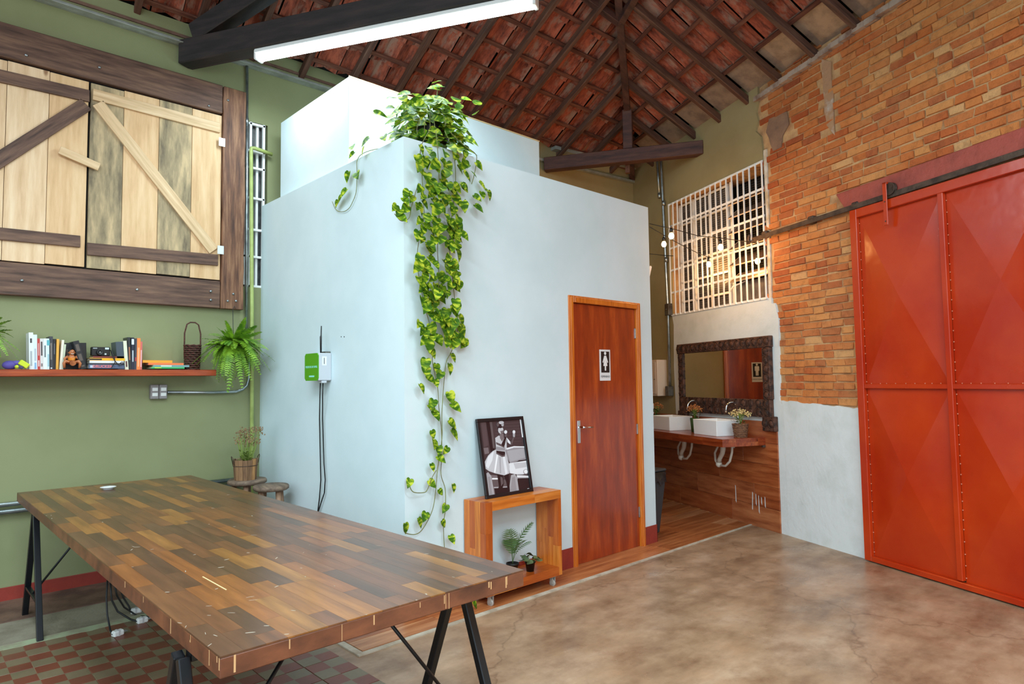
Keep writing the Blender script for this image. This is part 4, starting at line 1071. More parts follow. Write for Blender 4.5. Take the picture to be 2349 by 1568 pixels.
# stacks lying flat
def flatbk(u0, u1, v0, v1, col, label, off, dep=.14, group='books lying in the stack under the camera', rz=0, mark=None, txt=None):
    x0, x1 = X(u0, off), X(u1, off); z0, z1 = float(Gp(u0, v1, off)[2]), float(Gp(u0, v0, off)[2]); w_, h = x1-x0, z1-z0
    t = thing('book', label, 'book', (x0, G-off, z0), rz, group)
    MB().box(0, w_, 0, dep, 0, .0015).box(0, w_, 0, dep, h-.0015, h).box(0, w_, -.001, .001, 0, h).build('cover', flat(col, .4), t)
    MB().box(.002, w_-.002, .001, dep-.003, .0015, h-.0015).build('pages', flat((224, 214, 190), .9), t)
    if mark: 
        for a, b_, cc in mark: MB().box(w_*a, w_*b_, -.0018, -.001, h*.2, h*.8).build('spine_print', flat(cc), t)
    if txt: text(txt[0], h*.95, flat(txt[1]), t, (w_*txt[2], -.0015, h*.5), (R(90), 0, 0), bold=.0006)
    return z1
s0 = float(Gp(250, 844.8, .17)[2])
flatbk(203, 285, 835.5, 844.7, (84, 98, 126), 'thick slate-blue book at the bottom of the stack under the camera', .17, txt=('DRUCKER', (226, 120, 120), .38), mark=[(.04, .14, (190, 200, 214))])
flatbk(204, 284, 832, 835.4, (60, 62, 66), 'thin dark book just above the slate-blue one', .165)
flatbk(205, 283, 826.5, 832, (226, 228, 232), 'white book in the middle of the stack under the camera', .17)
flatbk(205, 286, 820.5, 826.3, (244, 176, 30), 'yellow book with a black end in the stack under the camera', .17, mark=[(.0, .34, (34, 38, 36))])
flatbk(213, 284, 816, 820.4, (112, 46, 42), 'dark red book on top of the stack under the camera', .16)
flatbk(327, 395, 825.5, 831.5, (240, 160, 46), 'yellow-orange book on top of the low stack near the basket', .15, group='low stack of books and magazines')
flatbk(340, 421, 831.6, 836.5, (240, 122, 72), 'orange-red book under the yellow-orange one', .15, group='low stack of books and magazines')
flatbk(352, 434, 836.6, 841.3, (120, 158, 160), 'pale blue magazine low in the stack near the basket', .17, group='low stack of books and magazines', mark=[(.2, .5, (220, 220, 210))])
flatbk(347, 423, 841.4, 844.8, (70, 186, 110), 'green magazine at the very bottom of the stack near the basket', .18, group='low stack of books and magazines', mark=[(.1, .3, (196, 214, 60))])
# film camera
cx0 = X(208, .14); cz = float(Gp(230, 815.8, .15)[2])
t = thing('film_camera', 'compact black film camera with wrist strap on the book stack', 'camera', (cx0, G-.15, cz))
cw_ = X(251, .14)-cx0; chh = float(Gp(230, 795.5, .15)[2])-cz
MB().box(0, cw_, 0, .045, 0, chh).build('camera_body', M['black'], t, bevel=.004)
c = MB().lathe([(0, .016), (.011, .014), (.017, .02), (.021, .018), (.023, 0)], n=20); o = c.build('lens', M['black'], t, loc=(cw_*.43, -.001, chh*.4), rot=(R(90), 0, 0))
MB().lathe([(0, .003), (.006, .0)], n=12).build('lens_glass', M['chrome'], o, loc=(0, 0, .014))
MB().box(cw_*.72, cw_*.93, -.002, 0, chh*.74, chh*.94).build('flash', flat((206, 222, 226), .2), t); MB().box(cw_*.08, cw_*.3, -.002, 0, chh*.8, chh*.9).build('viewfinder', flat((160, 168, 170), .3), t)
MB().box(cw_*.7, cw_*.8, -.002, 0, chh*.12, chh*.3).build('badge', flat((200, 210, 210), .3), t)
def sp(u, v, off): p = Gp(u, v, off); return (p[0]-t.location.x, p[1]-t.location.y, p[2]-t.location.z)
st_ = MB().tube([sp(*q) for q in ((251, 801, .15), (256, 806, .17), (262, 818, .18), (264, 830, .18), (259, 838, .19), (256, 843, .2))], .003, 6)
st_.tube([sp(*q) for q in ((254, 803, .16), (257, 815, .18), (264, 828, .185), (274, 838, .19), (285, 836, .19), (280, 829, .18), (276, 833, .18))], .003, 6); st_.build('wrist_strap', M['rubber'], t)
# seated figurine playing a drum
fx, fz = X(164, .18), SZ
t = thing('figurine', 'small carved seated drummer figurine in orange top on the shelf', 'figurine', (fx, G-.175, fz)); fm = M['terracotta']
mb = MB()
mb.tube([(0, 0, .045), (0, .004, .065), (0, 0, .09), (0, -.002, .105)], [.022, .020, .024, .011], 12)
for s_ in (-1, 1):
    mb.tube([(s_*.01, 0, .048), (s_*.042, -.02, .058), (s_*.048, -.022, .045), (s_*.044, -.022, .008)], [.013, .012, .010, .007], 8)
    mb.tube([(s_*.022, 0, .093), (s_*.042, -.004, .078), (s_*.042, -.012, .062), (s_*.016, -.034, .052)], [.010, .008, .007, .006], 8)
mb.build('figure_body', fm, t)
hd_ = MB().ball((0, -.004, .122), .019, 14, 0, (1, 1, 1.12)); hd_.ball((0, -.024, .119), .005, 8); hd_.ball((-.019, -.002, .12), .005, 6).ball((.019, -.002, .12), .005, 6); h_ = hd_.build('head', fm, t)
MB().tube([(-.008, -.0235, .112), (0, -.0245, .110), (.008, -.0235, .112)], .002, 6).build('smile', flat((240, 236, 226)), h_)
MB().ball((-.007, -.0215, .126), .0022, 6).ball((.007, -.0215, .126), .0022, 6).build('eyes', M['black'], h_)
MB().ball((-.003, .004, .131), .021, 12, 0, (1.1, 1, .8)).build('hair', M['black'], h_)
MB().tube([(0, 0, .058), (0, .003, .066), (0, 0, .088)], [.0235, .0215, .0245], 12).build('top_garment', flat((206, 120, 26), .5), t)
MB().tube([(0, -.052, .044), (0, -.03, .05)], [.019, .015], 12).build('drum', fm, t)
for s_ in (-1, 1): MB().ball((s_*.044, -.028, .006), .010, 8, 0, (1, 1.4, .6)).build('shoe', M['black'], t)
# small purple and yellow toy
t = thing('toy', 'small purple and lime yellow toy lying at the left end of the shelf', 'toy', (X(42, .17), G-.17, SZ), 0)
MB().ball((-.045, .01, .03), .034, 12, 0, (1.3, .8, .9)).ball((-.01, .005, .042), .024, 10, 0, (1.5, .8, .8)).build('toy_body', flat((96, 84, 168), .6), t)
o = MB().rbox((.028, -.01, .036), (.06, .03, .036), Matrix.Rotation(R(-32), 3, 'Y') if False else Matrix.Rotation(R(35), 3, 'Y')).build('toy_block', flat((206, 222, 44), .5), t, bevel=.004)
MB().ball((-.012, -.028, .018), .013, 8).build('toy_patch', flat((206, 222, 44), .5), t); MB().rbox((.004, -.022, .018), (.04, .02, .02), Matrix.Rotation(R(20), 3, 'Y')).build('toy_base', flat((70, 64, 100), .5), t, bevel=.003)
# wicker basket with tall handle
bx0, bx1 = X(423, .12), X(460, .12); bw = (bx1-bx0); bxm = (bx0+bx1)/2; bh = float(Gp(440, 791, .12)[2])-SZ; hh = float(Gp(440, 738, .12)[2])-SZ
t = thing('wicker_basket', 'narrow dark wicker basket with a tall hoop handle near the fern', 'basket', (bxm, G-.11, SZ))
mb = MB()
for k in range(12): 
    z = .008+k*(bh-.012)/11; q = .86+.14*k/11
    mb.tube([(bw/2*q*math.cos(a)*1.0, .06*q*math.sin(a), z+.003*math.sin(a*8+k*3.14)) for a in [2*math.pi*i/26 for i in range(26)]], .0068, 5, 0, True)
mb.lathe([(0, 0), (bw/2*.8, 0)], n=12); mb.v[-24:] = [(x, y*.85, z) for x, y, z in mb.v[-24:]]
mb.build('basket_body', M['basket'], t)
MB().tube([(-bw/2*.97, 0, bh*.5), (-bw/2, 0, bh), (-bw/2*1.0, 0, bh+(hh-bh)*.5), (-bw/2*.72, 0, hh-.02), (-bw/2*.3, 0, hh-.003), (bw/2*.3, 0, hh-.003), (bw/2*.72, 0, hh-.02), (bw/2, 0, bh+(hh-bh)*.5), (bw/2, 0, bh), (bw/2*.97, 0, bh*.5)], .0055, 6).build('handle', M['basket'], t)
# ferns
def frond_mesh(L_, droop, seed):
    rr = random.Random(seed); mb = MB(); n_ = 30; pts = []
    for i in range(n_+1):
        t_ = i/n_; pts.append(Vector((L_*(t_-.18*droop*t_*t_), 0, L_*(.55*t_*(1-droop*.3)-droop*t_*t_*1.0))))
    mb.tube(pts[::3], .0013, 3)
    for i in range(2, n_+1):
        t_ = i/n_; p = pts[i]; tan = (pts[i]-pts[i-1]).normalized(); wd = .036*math.sin(math.pi*min(1, t_*.85+.12))**.6+.004
        for s_ in (-1, 1):
            side_ = Vector((0, s_, 0)); d = (side_+tan*.35+Vector((0, 0, rr.uniform(-.25, .1)))).normalized(); hw = tan*.0046
            a_ = p; b_ = p+d*wd
            mb.add([a_-hw, a_+d*wd*.5-hw*1.1, b_, a_+d*wd*.5+hw*1.1, a_+hw], [(0, 1, 3, 4), (1, 2, 3)])
    return mb.mesh('frond', M['fern'])
fms = [frond_mesh(.29, d, i) for i, d in enumerate((.25, .7, 1.15, 1.7))]
def fern(label, P, n_, rx=1.0, seed=0, amin=0, amax=6.283):
    t = thing('potted_fern', label, 'fern', P, 0, 'ferns at the ends of the shelf'); rr = random.Random(seed)
    MB().lathe([(0, -.10), (.065, -.10), (.09, .0), (.085, .0), (.08, -.015), (0, -.015)], n=16).build('pot', M['black'], t)
    for k in range(n_):
        a = rr.uniform(amin, amax); s_ = rr.uniform(.5, 1.0)*(rx if math.sin(a) < .4 else rx*.75)
        if math.sin(a) > .5: s_ *= .7
        if math.cos(a) > .55: s_ *= .8
        if math.cos(a) < -.7: s_ *= .88
        o = link('frond', fms[rr.choice([0, 0, 1, 1, 2, 2, 3, 3])], t, (.02*math.cos(a), .02*math.sin(a), 0), (rr.uniform(-.35, .35), rr.uniform(-.75, .45), a), (s_, s_, s_))
    MB().tube([(0, .0, .0), (0, .02, .15), (0, .03, .30), (.012, .03, .325), (.02, .03, .305)], .0025, 5).build('hook', M['rubber'], t)
    return t
fern('big hanging fern at the right end of the shelf', (2.035, G-.235, 1.775), 285, .98, 1)
fern('fern at the left edge of the shelf, half out of view', (.40, G-.25, 1.80), 90, .8, 2)

# ================================================================== PIPES, OUTLETS ON THE GREEN WALL
def swbox(name, label, P, rz=0):
    t = thing(name, label, 'outlet', P, rz, 'twin wall outlets'); w_, h = .058, .112
    MB().box(0, w_, -.045, 0, 0, h).build('box_body', M['grey_box'], t, bevel=.004)
    for z in (.022, .062): MB().box(.011, w_-.008, -.0475, -.045, z, z+.026).build('outlet_module', M['white_plastic'], t, bevel=.002)
    return t
p = Gp(345, 915, .04)
swbox('wall_outlet', 'left grey box of the twin wall outlets under the shelf', (p[0], G, p[2])); swbox('wall_outlet', 'right grey box of the twin wall outlets under the shelf', (p[0]+.061, G, p[2]))
def gq(u, v, off): return tuple(Gp(u, v, off))
conduit('conduit', 'steel conduit running right from the twin outlets under the shelf', 'conduit', [gq(384, 899, .035), gq(480, 900, .035), gq(540, 898, .035), gq(556, 893, .035), gq(566, 884, .035), gq(571, 868, .035), gq(572, 780, .035)], .0115, M['steel'], 'wall conduits', [])
x_ = 2.197
conduit('conduit', 'thin steel conduit rising beside the shutter frame to the cable tray', 'conduit', [(x_+.02, G-.03, 1.7), (x_+.01, G-.03, 3.0), (x_, G-.03, 4.27)], .012, M['steel'], 'wall conduits', [(x_+.003, G-.03, 3.75)])
conduit('painted_pipe', 'green painted pipe rising in front of the slit window and elbowing right', 'pipe', [(2.275, G-.05, .02), (2.255, G-.05, 2.0), (2.232, G-.05, 3.49), (2.236, G-.05, 3.515), (2.26, G-.05, 3.52), (2.42, G-.05, 3.50)], .0165, M['pipe_green'], None, [])
conduit('conduit', 'upper of two thick steel conduits low on the green wall behind the table', 'conduit', [(-2.5, G-.04, .662), (2.2, G-.04, .662)], .016, M['steel'], 'low horizontal conduits')
conduit('conduit', 'lower of two thick steel conduits low on the green wall behind the table', 'conduit', [(-2.5, G-.04, .612), (2.2, G-.04, .612)], .018, M['steel'], 'low horizontal conduits')

# ================================================================== CONTROL BOX ON THE CUBICLE
t = thing('control_box', 'grey wall box with a bright green front plate and antenna', 'control box', (BX, 4.425, 1.475))
# local: -x out of the wall, y along it
bw_, bd_, bh_ = .215, .10, .20
MB().box(-bd_, 0, 0, bw_, 0, bh_).build('box_body', M['grey_plastic'], t, bevel=.005)
ch_ = .018; pl = [(0+ch_, 0), (bw_-ch_, 0), (bw_, ch_), (bw_, bh_-ch_), (bw_-ch_, bh_), (ch_, bh_), (0, bh_-ch_), (0, ch_)]
pp = MB().prism([(a*.98+.002, b_) for a, b_ in pl], bd_, bd_+.006, lambda a, b_, h: (-h, a, b_)).build('front_plate', M['green_label'], t)
text('MEDIDOR DE NIVEL', .021, flat((150, 226, 214)), t, (-bd_-.0065, bw_*.5, bh_*.5), (R(90), 0, R(-90)), bold=.0004)
MB().box(-bd_-.0068, -bd_-.006, bw_*.28, bw_*.66, bh_*.13, bh_*.19).build('small_print', flat((150, 226, 214)), t)
MB().box(-.075, -.04, -.001, .0, .11, .175).build('side_label', flat((232, 236, 236)), t); MB().box(-.062, -.058, -.002, -.001, .12, .165).build('label_print', M['black'], t)
MB().tube([(-.065, .04, bh_), (-.066, .04, bh_+.12), (-.064, .04, bh_+.13), (-.062, .04, bh_+.20)], [.007, .008, .005, .004], 8).build('antenna', M['black'], t)
MB().box(-.045, -.005, .01, .09, bh_, bh_+.012).build('mount_tab', M['steel_dull'], t)
MB().box(-.075, -.035, .005, .05, -.018, 0).build('cable_gland', M['grey_plastic'], t, bevel=.003)
for i, (dx, pts) in enumerate(((0, [(735, 877), (734, 905), (733, 960), (735, 1060), (736, 1100), (733, 1140), (728.5, 1178)]), (1, [(741, 877), (740, 905), (740, 960), (743, 1060), (746, 1100), (744, 1130), (729, 1176)]))):
    P = [Vector(Lp(u, v, .02 if k > 1 else .05)) for k, (u, v) in enumerate(pts)]
    P.append(P[-1]+Vector((0, .02, -.35)))
    o = thing('power_cable', ['left', 'right'][i]+' black cable of the pair hanging under the green control box', 'cable', tuple(P[0]), 0, 'cables hanging from the control box')
    MB().tube([p-P[0] for p in P], .0045, 6).build('cable_sheath', M['rubber'], o)
# two small screws left in the cubicle wall
for u in (783, 790):
    p = Lp(u, 772, 0); o = MB().lathe([(0, .004), (.004, .003), (.004, 0)], n=8).build('wall_screw', M['black']); o.location = tuple(p); o.rotation_euler = (0, R(-90), 0)
    tag(o, ('left' if u == 783 else 'right')+' one of two tiny dark screws in the wall beside the green control box', 'screw', 'two small wall screws')

# ================================================================== TABLE
tx0, tx1, ty0, ty1, tz = .6261, 1.6933, 1.75, 5.3983, .769
tb = thing('work_table', 'long worn work table with a patchwork wood top', 'table', ((tx0+tx1)/2, (ty0+ty1)/2, .70))
lx, ly = tx0-(tx0+tx1)/2, ty0-(ty0+ty1)/2
TW_, TLn = tx1-tx0, ty1-ty0
top = MB().box(lx, -lx, ly, -ly, .012, tz-.70-.0045).build('tabletop', M['table_edge'], tb, bevel=.003)
rr = random.Random(11); nrow = 18; rw = TW_/nrow
for i in range(nrow):
    y = ly-rr.uniform(0, .3); x = lx+i*rw
    while y < -ly-.01:
        L_ = rr.uniform(.22, .55); ya, yb = max(y, ly+.001), min(y+L_, -ly-.001)
        if yb-ya > .03:
            o = MB().box(.0002, rw-.0002, 0, yb-ya-.0004, 0, .0045).build('stave', M['stave'], top); o.location = (x, ya, tz-.70-.0045)
        y += L_
# pale chips along the edge, spilt paint and scratches
ck = MB()
for k in range(12):
    x = lx+rr.random()*TW_; w__ = rr.uniform(.001, .006); h0 = rr.uniform(.0, .02)
    ck.box(x, x+w__, ly-.0008, ly-.0002, .055-rr.uniform(.01, .045), .064-h0*.2)
for k in range(8):
    y = ly+rr.random()**2*1.0; ck.box(lx-.0008, lx-.0002, y, y+rr.uniform(.002, .007), .055-rr.uniform(.005, .04), .064)
ck.build('pale_chips', flat((206, 160, 112), .8), top, kind='stuff')
ps = MB()
for k in range(60):
    x = lx+rr.random()**1.3*TW_; y = ly+(rr.random()**2)*2.6; a = rr.uniform(0, 3.14); l_, w__ = rr.uniform(.002, .014), rr.uniform(.0006, .0025)
    c_, s_ = math.cos(a), math.sin(a)
    pts = [(x+c_*l_*math.cos(t_)-s_*w__*math.sin(t_), y+s_*l_*math.cos(t_)+c_*w__*math.sin(t_)) for t_ in [i*math.pi/4+rr.uniform(-.2, .2) for i in range(8)]]
    ps.prism(pts, tz-.70, tz-.70+.0005)
ps.build('paint_specks', flat((168, 156, 138), .7), top, kind='stuff')
p = [Fp(465, 1322, tz+.0006), Fp(519, 1352, tz+.0006)]
MB().bar((p[0][0]-tb.location.x, p[0][1]-tb.location.y, tz-.70+.0006), (p[1][0]-tb.location.x, p[1][1]-tb.location.y, tz-.70+.0006), .004, .001).build('scratch', flat((226, 196, 140), .6), top)
def trestle(label, yc, spread):
    t = thing('trestle', label, 'trestle', (tx0, yc, 0), 0, 'black steel trestles under the table'); xa, xb = (-.005 if yc < 3 else .045), TW_-.075
    MB().box(xa+.02, TW_-.02, -.022, .022, .672, .711).build('crossbar', M['black_metal'], t, bevel=.003)
    for x in (xa, xb):
        for s_ in (-1, 1):
            MB().bar((x, s_*.02, .69), (x, s_*spread, .0), .032, .032, (1, 0, 0)).build('leg', M['black_metal'], t, bevel=.003)
        f = (.69-.2)/.69; y = .02+(spread-.02)*f
        MB().bar((x, -y, .2), (x, y, .2), .028, .014, (0, 0, 1)).build('spreader', M['black_metal'], t, bevel=.002)
        xi = x+.36*(1 if x < .5 else -1)
        MB().tube([(xi, 0, .675), (x, 0, .205)], .0065, 8).build('brace_rod', M['black_metal'], t)
    return t
trestle('black A-frame trestle carrying the near end of the work table', 2.04, .30)
trestle('black A-frame trestle carrying the far end of the work table', 4.98, .29)
P = Fp(248, 1121, tz); t = thing('saucer', 'small white dish lying near the far end of the work table', 'dish', (P[0], P[1], tz+.0005))
MB().lathe([(0, .002), (.03, .003), (.046, .012), (.048, .014), (.046, .015), (.028, .007), (0, .006)], n=28).build('dish_body', M['ceramic'], t); MB().lathe([(0, 0), (.03, 0), (.03, .003)], n=24).build('foot_ring', M['ceramic'], t)

# loose cables and plugs under the table
def plug(label, P, rz, pts):
    t = thing('plug', label, 'plug', tuple(P), rz, 'plugged cords hanging under the table')
    MB().box(-.03, .03, -.02, .02, 0, .034).build('plug_body', M['white_plastic'], t, bevel=.007)
    MB().box(-.006, .006, -.021, .021, -.0, .035).build('plug_ridge', flat((196, 196, 198)), t, bevel=.002)
    mb = MB()
    for y in (-.01, 0, .01): mb.tube([(.03, y, .017), (.052, y, .017)], .0024, 6)
    mb.build('pins', M['steel'], t)
    Lc_ = [toloc(t, q) for q in pts]; MB().tube([(-.028, 0, .017)]+[tuple(q) for q in Lc_], .0055, 6).build('cord', M['rubber'], t)
def pth(*uvz): 
    out = []
    for u, v, y in uvz: out.append(hit(u, v, (0, 1, 0), y))
    return out
# cords drop from the underside of the table
plug('white plug lying nearest, on the checkered tiles', Vector(Fp(270, 1458)), .25, pth((253, 1445, 4.52), (246, 1410, 4.56), (244, 1370, 4.6), (247, 1320, 4.62)))
plug('white plug with its cord looping, at the edge of the tiles', Vector(Fp(326, 1428)), .1, pth((300, 1420, 4.68), (270, 1402, 4.72), (256, 1375, 4.74), (253, 1335, 4.75)))
plug('small white plug farthest back under the table', Vector(Fp(312, 1406)), -.2, pth((296, 1390, 4.84), (283, 1370, 4.85), (276, 1350, 4.86), (270, 1330, 4.87)))
o = thing('extension_lead', 'black cord looping to the right under the table', 'cable', tuple(Fp(350, 1415, .01)))
pts = pth((262, 1335, 4.78), (268, 1365, 4.78), (285, 1392, 4.78), (315, 1412, 4.76)); pts = [Vector(p)-o.location for p in pts]+[Vector((0, 0, 0))]
MB().tube(pts, .0055, 6).build('cord_sheath', M['rubber'], o)

# ================================================================== STOOLS AND BUCKET
def stool(label, x, y, h, seed, rad=.155):
    t = thing('stool', label, 'stool', (x, y, 0), seed*.7, 'rustic wooden stools in the corner'); rr = random.Random(seed)
    mb = MB(); n_ = 28; prof = [(0, h-.035), (.9, h-.035), (1, h-.025), (1.0, h-.008), (.96, h), (0, h)]
    jr = [rad*(1+.05*math.sin(2*2*math.pi*j/n_+seed)+rr.uniform(-.01, .01)) for j in range(n_)]
    vs = [(r*jr[j]*math.cos(2*math.pi*j/n_), r*jr[j]*math.sin(2*math.pi*j/n_), z) for r, z in prof for j in range(n_)]
    mb.add(vs, [(i*n_+j, i*n_+(j+1) % n_, (i+1)*n_+(j+1) % n_, (i+1)*n_+j) for i in range(5) for j in range(n_)], 0, True); mb.build('seat', M['stool_wood'], t)
    for k in range(4):
        a = k*math.pi/2+.4; MB().tube([(.6*rad*math.cos(a), .6*rad*math.sin(a), h-.03), (1.0*rad*math.cos(a), 1.0*rad*math.sin(a), .0)], [.020, .024], 10).build('leg', M['stool_leg'], t)
    return t
stool('round wooden stool carrying the wooden bucket planter', 2.10, 5.33, .70, 1, .155)
stool('empty round wooden stool in front of the one with the bucket', 2.16, 5.015, .68, 2, .14)
t = thing('bucket_planter', 'small wooden stave bucket planted with dry flowers on a stool', 'planter', (2.085, 5.33, .7005))
br, bhh = .093, .16
for k in range(16):
    a = 2*math.pi*k/16; da = math.pi/16*.94; mb = MB(); rr0, rr1 = br*.9, br*1.03
    hh_ = bhh+random.uniform(-.004, .004)
    vs = []
    for r_, z in ((rr0, 0), (rr1, hh_)):
        for q in (a-da, a+da): vs += [(r_*math.cos(q), r_*math.sin(q), z), ((r_-.010)*math.cos(q), (r_-.010)*math.sin(q), z)]
    mb.add(vs, [(0, 2, 6, 4), (1, 5, 7, 3), (0, 4, 5, 1), (2, 3, 7, 6), (4, 6, 7, 5), (0, 1, 3, 2)]); mb.build('stave', M['bucket'], t)
MB().lathe([(0, bhh-.03), (br*.95, bhh-.03)], n=16).build('soil', M['soil'], t); MB().lathe([(0, .004), (br*.86, .004)], n=16).build('base', M['bucket'], t)
MB().tube([(br*1.0*math.cos(a), br*1.0*math.sin(a), bhh*.7) for a in [2*math.pi*i/32 for i in range(32)]], .003, 5, 0, True).build('wire_hoop', M['rust'], t)
for s_ in (-1, 1): MB().tube([(s_*br*.98, -.018, bhh*.75), (s_*br*1.15, -.014, bhh+.02), (s_*br*1.2, 0, bhh+.03), (s_*br*1.15, .014, bhh+.02), (s_*br*.98, .018, bhh*.75)], .003, 5).build('ear_handle', M['rust'], t)
rr = random.Random(9); lf = MB()
for k in range(60):
    a = rr.uniform(0, 6.28); q = rr.uniform(0, .06); z = bhh-.02+rr.uniform(0, .085); d = Vector((math.cos(a), math.sin(a), rr.uniform(.1, 1))).normalized(); s_ = d.cross(Vector((0, 0, 1))).normalized()*.008; c = Vector((q*math.cos(a), q*math.sin(a), z))
    lf.add([c, c+d*.016+s_, c+d*.034, c+d*.016-s_], [(0, 1, 2), (0, 2, 3)])
lf.build('foliage', mat('moss_leaves', (110, 134, 52), .6), t)
fl_ = MB(); sm = MB()
for k in range(34):
    a = rr.uniform(0, 6.28); q = rr.uniform(.02, .13); e_ = Vector((q*math.cos(a), q*math.sin(a), bhh+rr.uniform(.12, .25))); sm.tube([(q*.3*math.cos(a), q*.3*math.sin(a), bhh-.03), (q*.6*math.cos(a), q*.6*math.sin(a), e_.z*.6), tuple(e_)], .0015, 4)
    for i in range(9): fl_.ball((e_.x+rr.uniform(-.025, .025), e_.y+rr.uniform(-.025, .025), e_.z+rr.uniform(-.03, .02)), rr.uniform(.004, .008), 5)
fl_.build('dry_blossoms', M['dry'], t); sm.build('stems', M['stem'], t)

# ================================================================== CUBE SHELF, POSTER, POTS
kx0, kx1, ky0, ky1, kz0, kz1 = 2.815, 3.53, 3.255, 3.475, .075, .67
cb = thing('display_cube', 'orange wood open cube shelf on castors against the white wall', 'shelf', (kx0, ky0, 0))
KW, KD, TH = kx1-kx0, ky1-ky0, .058
def boards(name, x0, x1, z0, z1, alongx):
    e = link(name, None, cb); rr = random.Random(len(name)*7+int(x0*100)); nb = 4
    for k in range(nb):
        y0, y1 = KD*k/nb, KD*(k+1)/nb
        a, b_ = (x0, x1) if alongx else (z0, z1); cuts = [a, a+(b_-a)*rr.uniform(.3, .7), b_]
        for i in range(2):
            c0_, c1_ = cuts[i], cuts[i+1]
            if alongx: MB().box(c0_, c1_-.0003, y0+.0002, y1-.0002, z0, z1).build('stave', M['cube_wood'], e, bevel=.0006)
            else: MB().box(x0, x1, y0+.0002, y1-.0002, c0_, c1_-.0003).build('stave', M['cube_wood_z'], e, bevel=.0006)
boards('top_board', TH, KW, kz1-TH, kz1, True); boards('bottom_board', TH, KW-TH*.55, kz0, kz0+TH, True)
boards('side_board', 0, TH, kz0, kz1, False); boards('side_board', KW-TH*0.55, KW, kz0, kz1-TH, False)
for x in (.06, KW-.07):
    for y in (.03, KD-.04):
        c = MB(); c.tube([(x-.009, y, .024), (x+.009, y, .024)], .024, 14).box(x-.015, x-.011, y-.014, y+.014, .02, kz0).box(x+.011, x+.015, y-.014, y+.014, .02, kz0).box(x-.02, x+.02, y-.02, y+.02, kz0-.006, kz0)
        c.build('caster', mat('clear_caster', (168, 160, 150), .3), cb)
# poster
pA = Vector((2.913, 3.355, .6705)); pw_, ph_ = .442, .537
po = thing('framed_photo', 'black framed black-and-white photo leaning on the cube shelf against the wall', 'picture', tuple(pA)); tilt = -math.asin(min(.99, (3.468-3.355-.018)/.537))
po.rotation_euler.x = tilt
fw_ = .023
for a, b_, c_, d_ in ((0, pw_, 0, fw_), (0, pw_, ph_-fw_, ph_), (0, fw_, fw_, ph_-fw_), (pw_-fw_, pw_, fw_, ph_-fw_)):
    MB().box(a, b_, 0, .02, c_, d_).build('frame_side', M['black'], po, bevel=.002)
MB().box(fw_*.5, pw_-fw_*.5, .012, .018, fw_*.5, ph_-fw_*.5).build('backing', M['black'], po)
# flat printed picture, drawn from simple grey shapes; src = corners of the frame in a sketch grid
src = [(55, 145), (900, 72), (1115, 1375), (290, 1530)]; dst = [(0, ph_), (pw_, ph_), (pw_, 0), (0, 0)]
A_ = []; B_ = []
for (x, y), (X_, Y_) in zip(src, dst):
    A_ += [[x, y, 1, 0, 0, 0, -X_*x, -X_*y], [0, 0, 0, x, y, 1, -Y_*x, -Y_*y]]; B_ += [X_, Y_]
hm = list(np.linalg.solve(np.array(A_, float), np.array(B_, float)))+[1]
def H_(x, y): d = hm[6]*x+hm[7]*y+1; return ((hm[0]*x+hm[1]*y+hm[2])/d, (hm[3]*x+hm[4]*y+hm[5])/d)
pic = MB(); lay = [0]; greys = [(70, 56, 58), (44, 30, 32), (120, 108, 110), (150, 146, 150), (196, 196, 200), (226, 228, 232), (36, 24, 26), (96, 84, 86), (170, 168, 172), (240, 242, 244), (86, 70, 72)]
gm = [mat('print_grey_%d' % g[0], g, .35) for g in greys]
def shape(pts, g):
    lay[0] += 1; q = [H_(*p) for p in pts]; q = [(min(max(a, fw_), pw_-fw_), min(max(b_, fw_), ph_-fw_)) for a, b_ in q]
    pic.face([(a, .0115-lay[0]*.00006, b_) for a, b_ in q], g)
def el(cx_, cy_, rx, ry, g, n_=14): shape([(cx_+rx*math.cos(2*math.pi*i/n_), cy_+ry*math.sin(2*math.pi*i/n_)) for i in range(n_)], g)
shape([(100, 130), (910, 70), (1115, 1375), (290, 1530)], 0)
for i in range(7):
    y = 230+i*55; shape([(420, y-14), (860+i*8, y-50), (862+i*8, y-40), (422, y-4)], 10)
shape([(245, 190), (300, 185), (420, 700), (345, 720)], 6); shape([(310, 185), (350, 182), (420, 640), (385, 650)], 7)
shape([(150, 200), (235, 190), (300, 600), (220, 640)], 10); shape([(215, 650), (300, 640), (320, 740), (240, 760)], 2)
shape([(600, 660), (700, 620), (945, 605), (985, 830), (700, 905), (640, 800)], 3); shape([(640, 690), (935, 640), (965, 800), (700, 880)], 8); shape([(600, 650), (760, 605), (945, 605), (948, 625), (760, 632), (640, 670)], 5)
shape([(800, 885), (860, 850), (990, 835), (990, 855), (900, 868)], 6)
shape([(680, 905), (1000, 850), (1020, 1060), (940, 1090), (800, 1090), (700, 1075)], 5); shape([(760, 900), (900, 890), (995, 880), (1000, 960), (800, 1000)], 4)
el(985, 1045, 46, 44, 3); el(985, 1042, 34, 34, 9)
shape([(820, 1090), (1035, 1110), (1040, 1150), (830, 1175)], 8); shape([(830, 1115), (1035, 1120), (1036, 1135), (832, 1140)], 9)
shape([(840, 1160), (1040, 1150), (1075, 1330), (870, 1370)], 1)
shape([(300, 1110), (500, 1120), (560, 1420), (350, 1465)], 2); shape([(385, 1165), (560, 1160), (562, 1182), (387, 1190)], 9); shape([(380, 1200), (680, 1185), (700, 1310), (420, 1320)], 7); shape([(420, 1318), (670, 1300), (672, 1318), (424, 1336)], 8); shape([(430, 1340), (680, 1325), (690, 1400), (450, 1440)], 6)
shape([(690, 1400), (720, 1110), (790, 1085), (830, 1150), (870, 1370)], 8); shape([(720, 1380), (740, 1150), (790, 1130), (830, 1370)], 3)
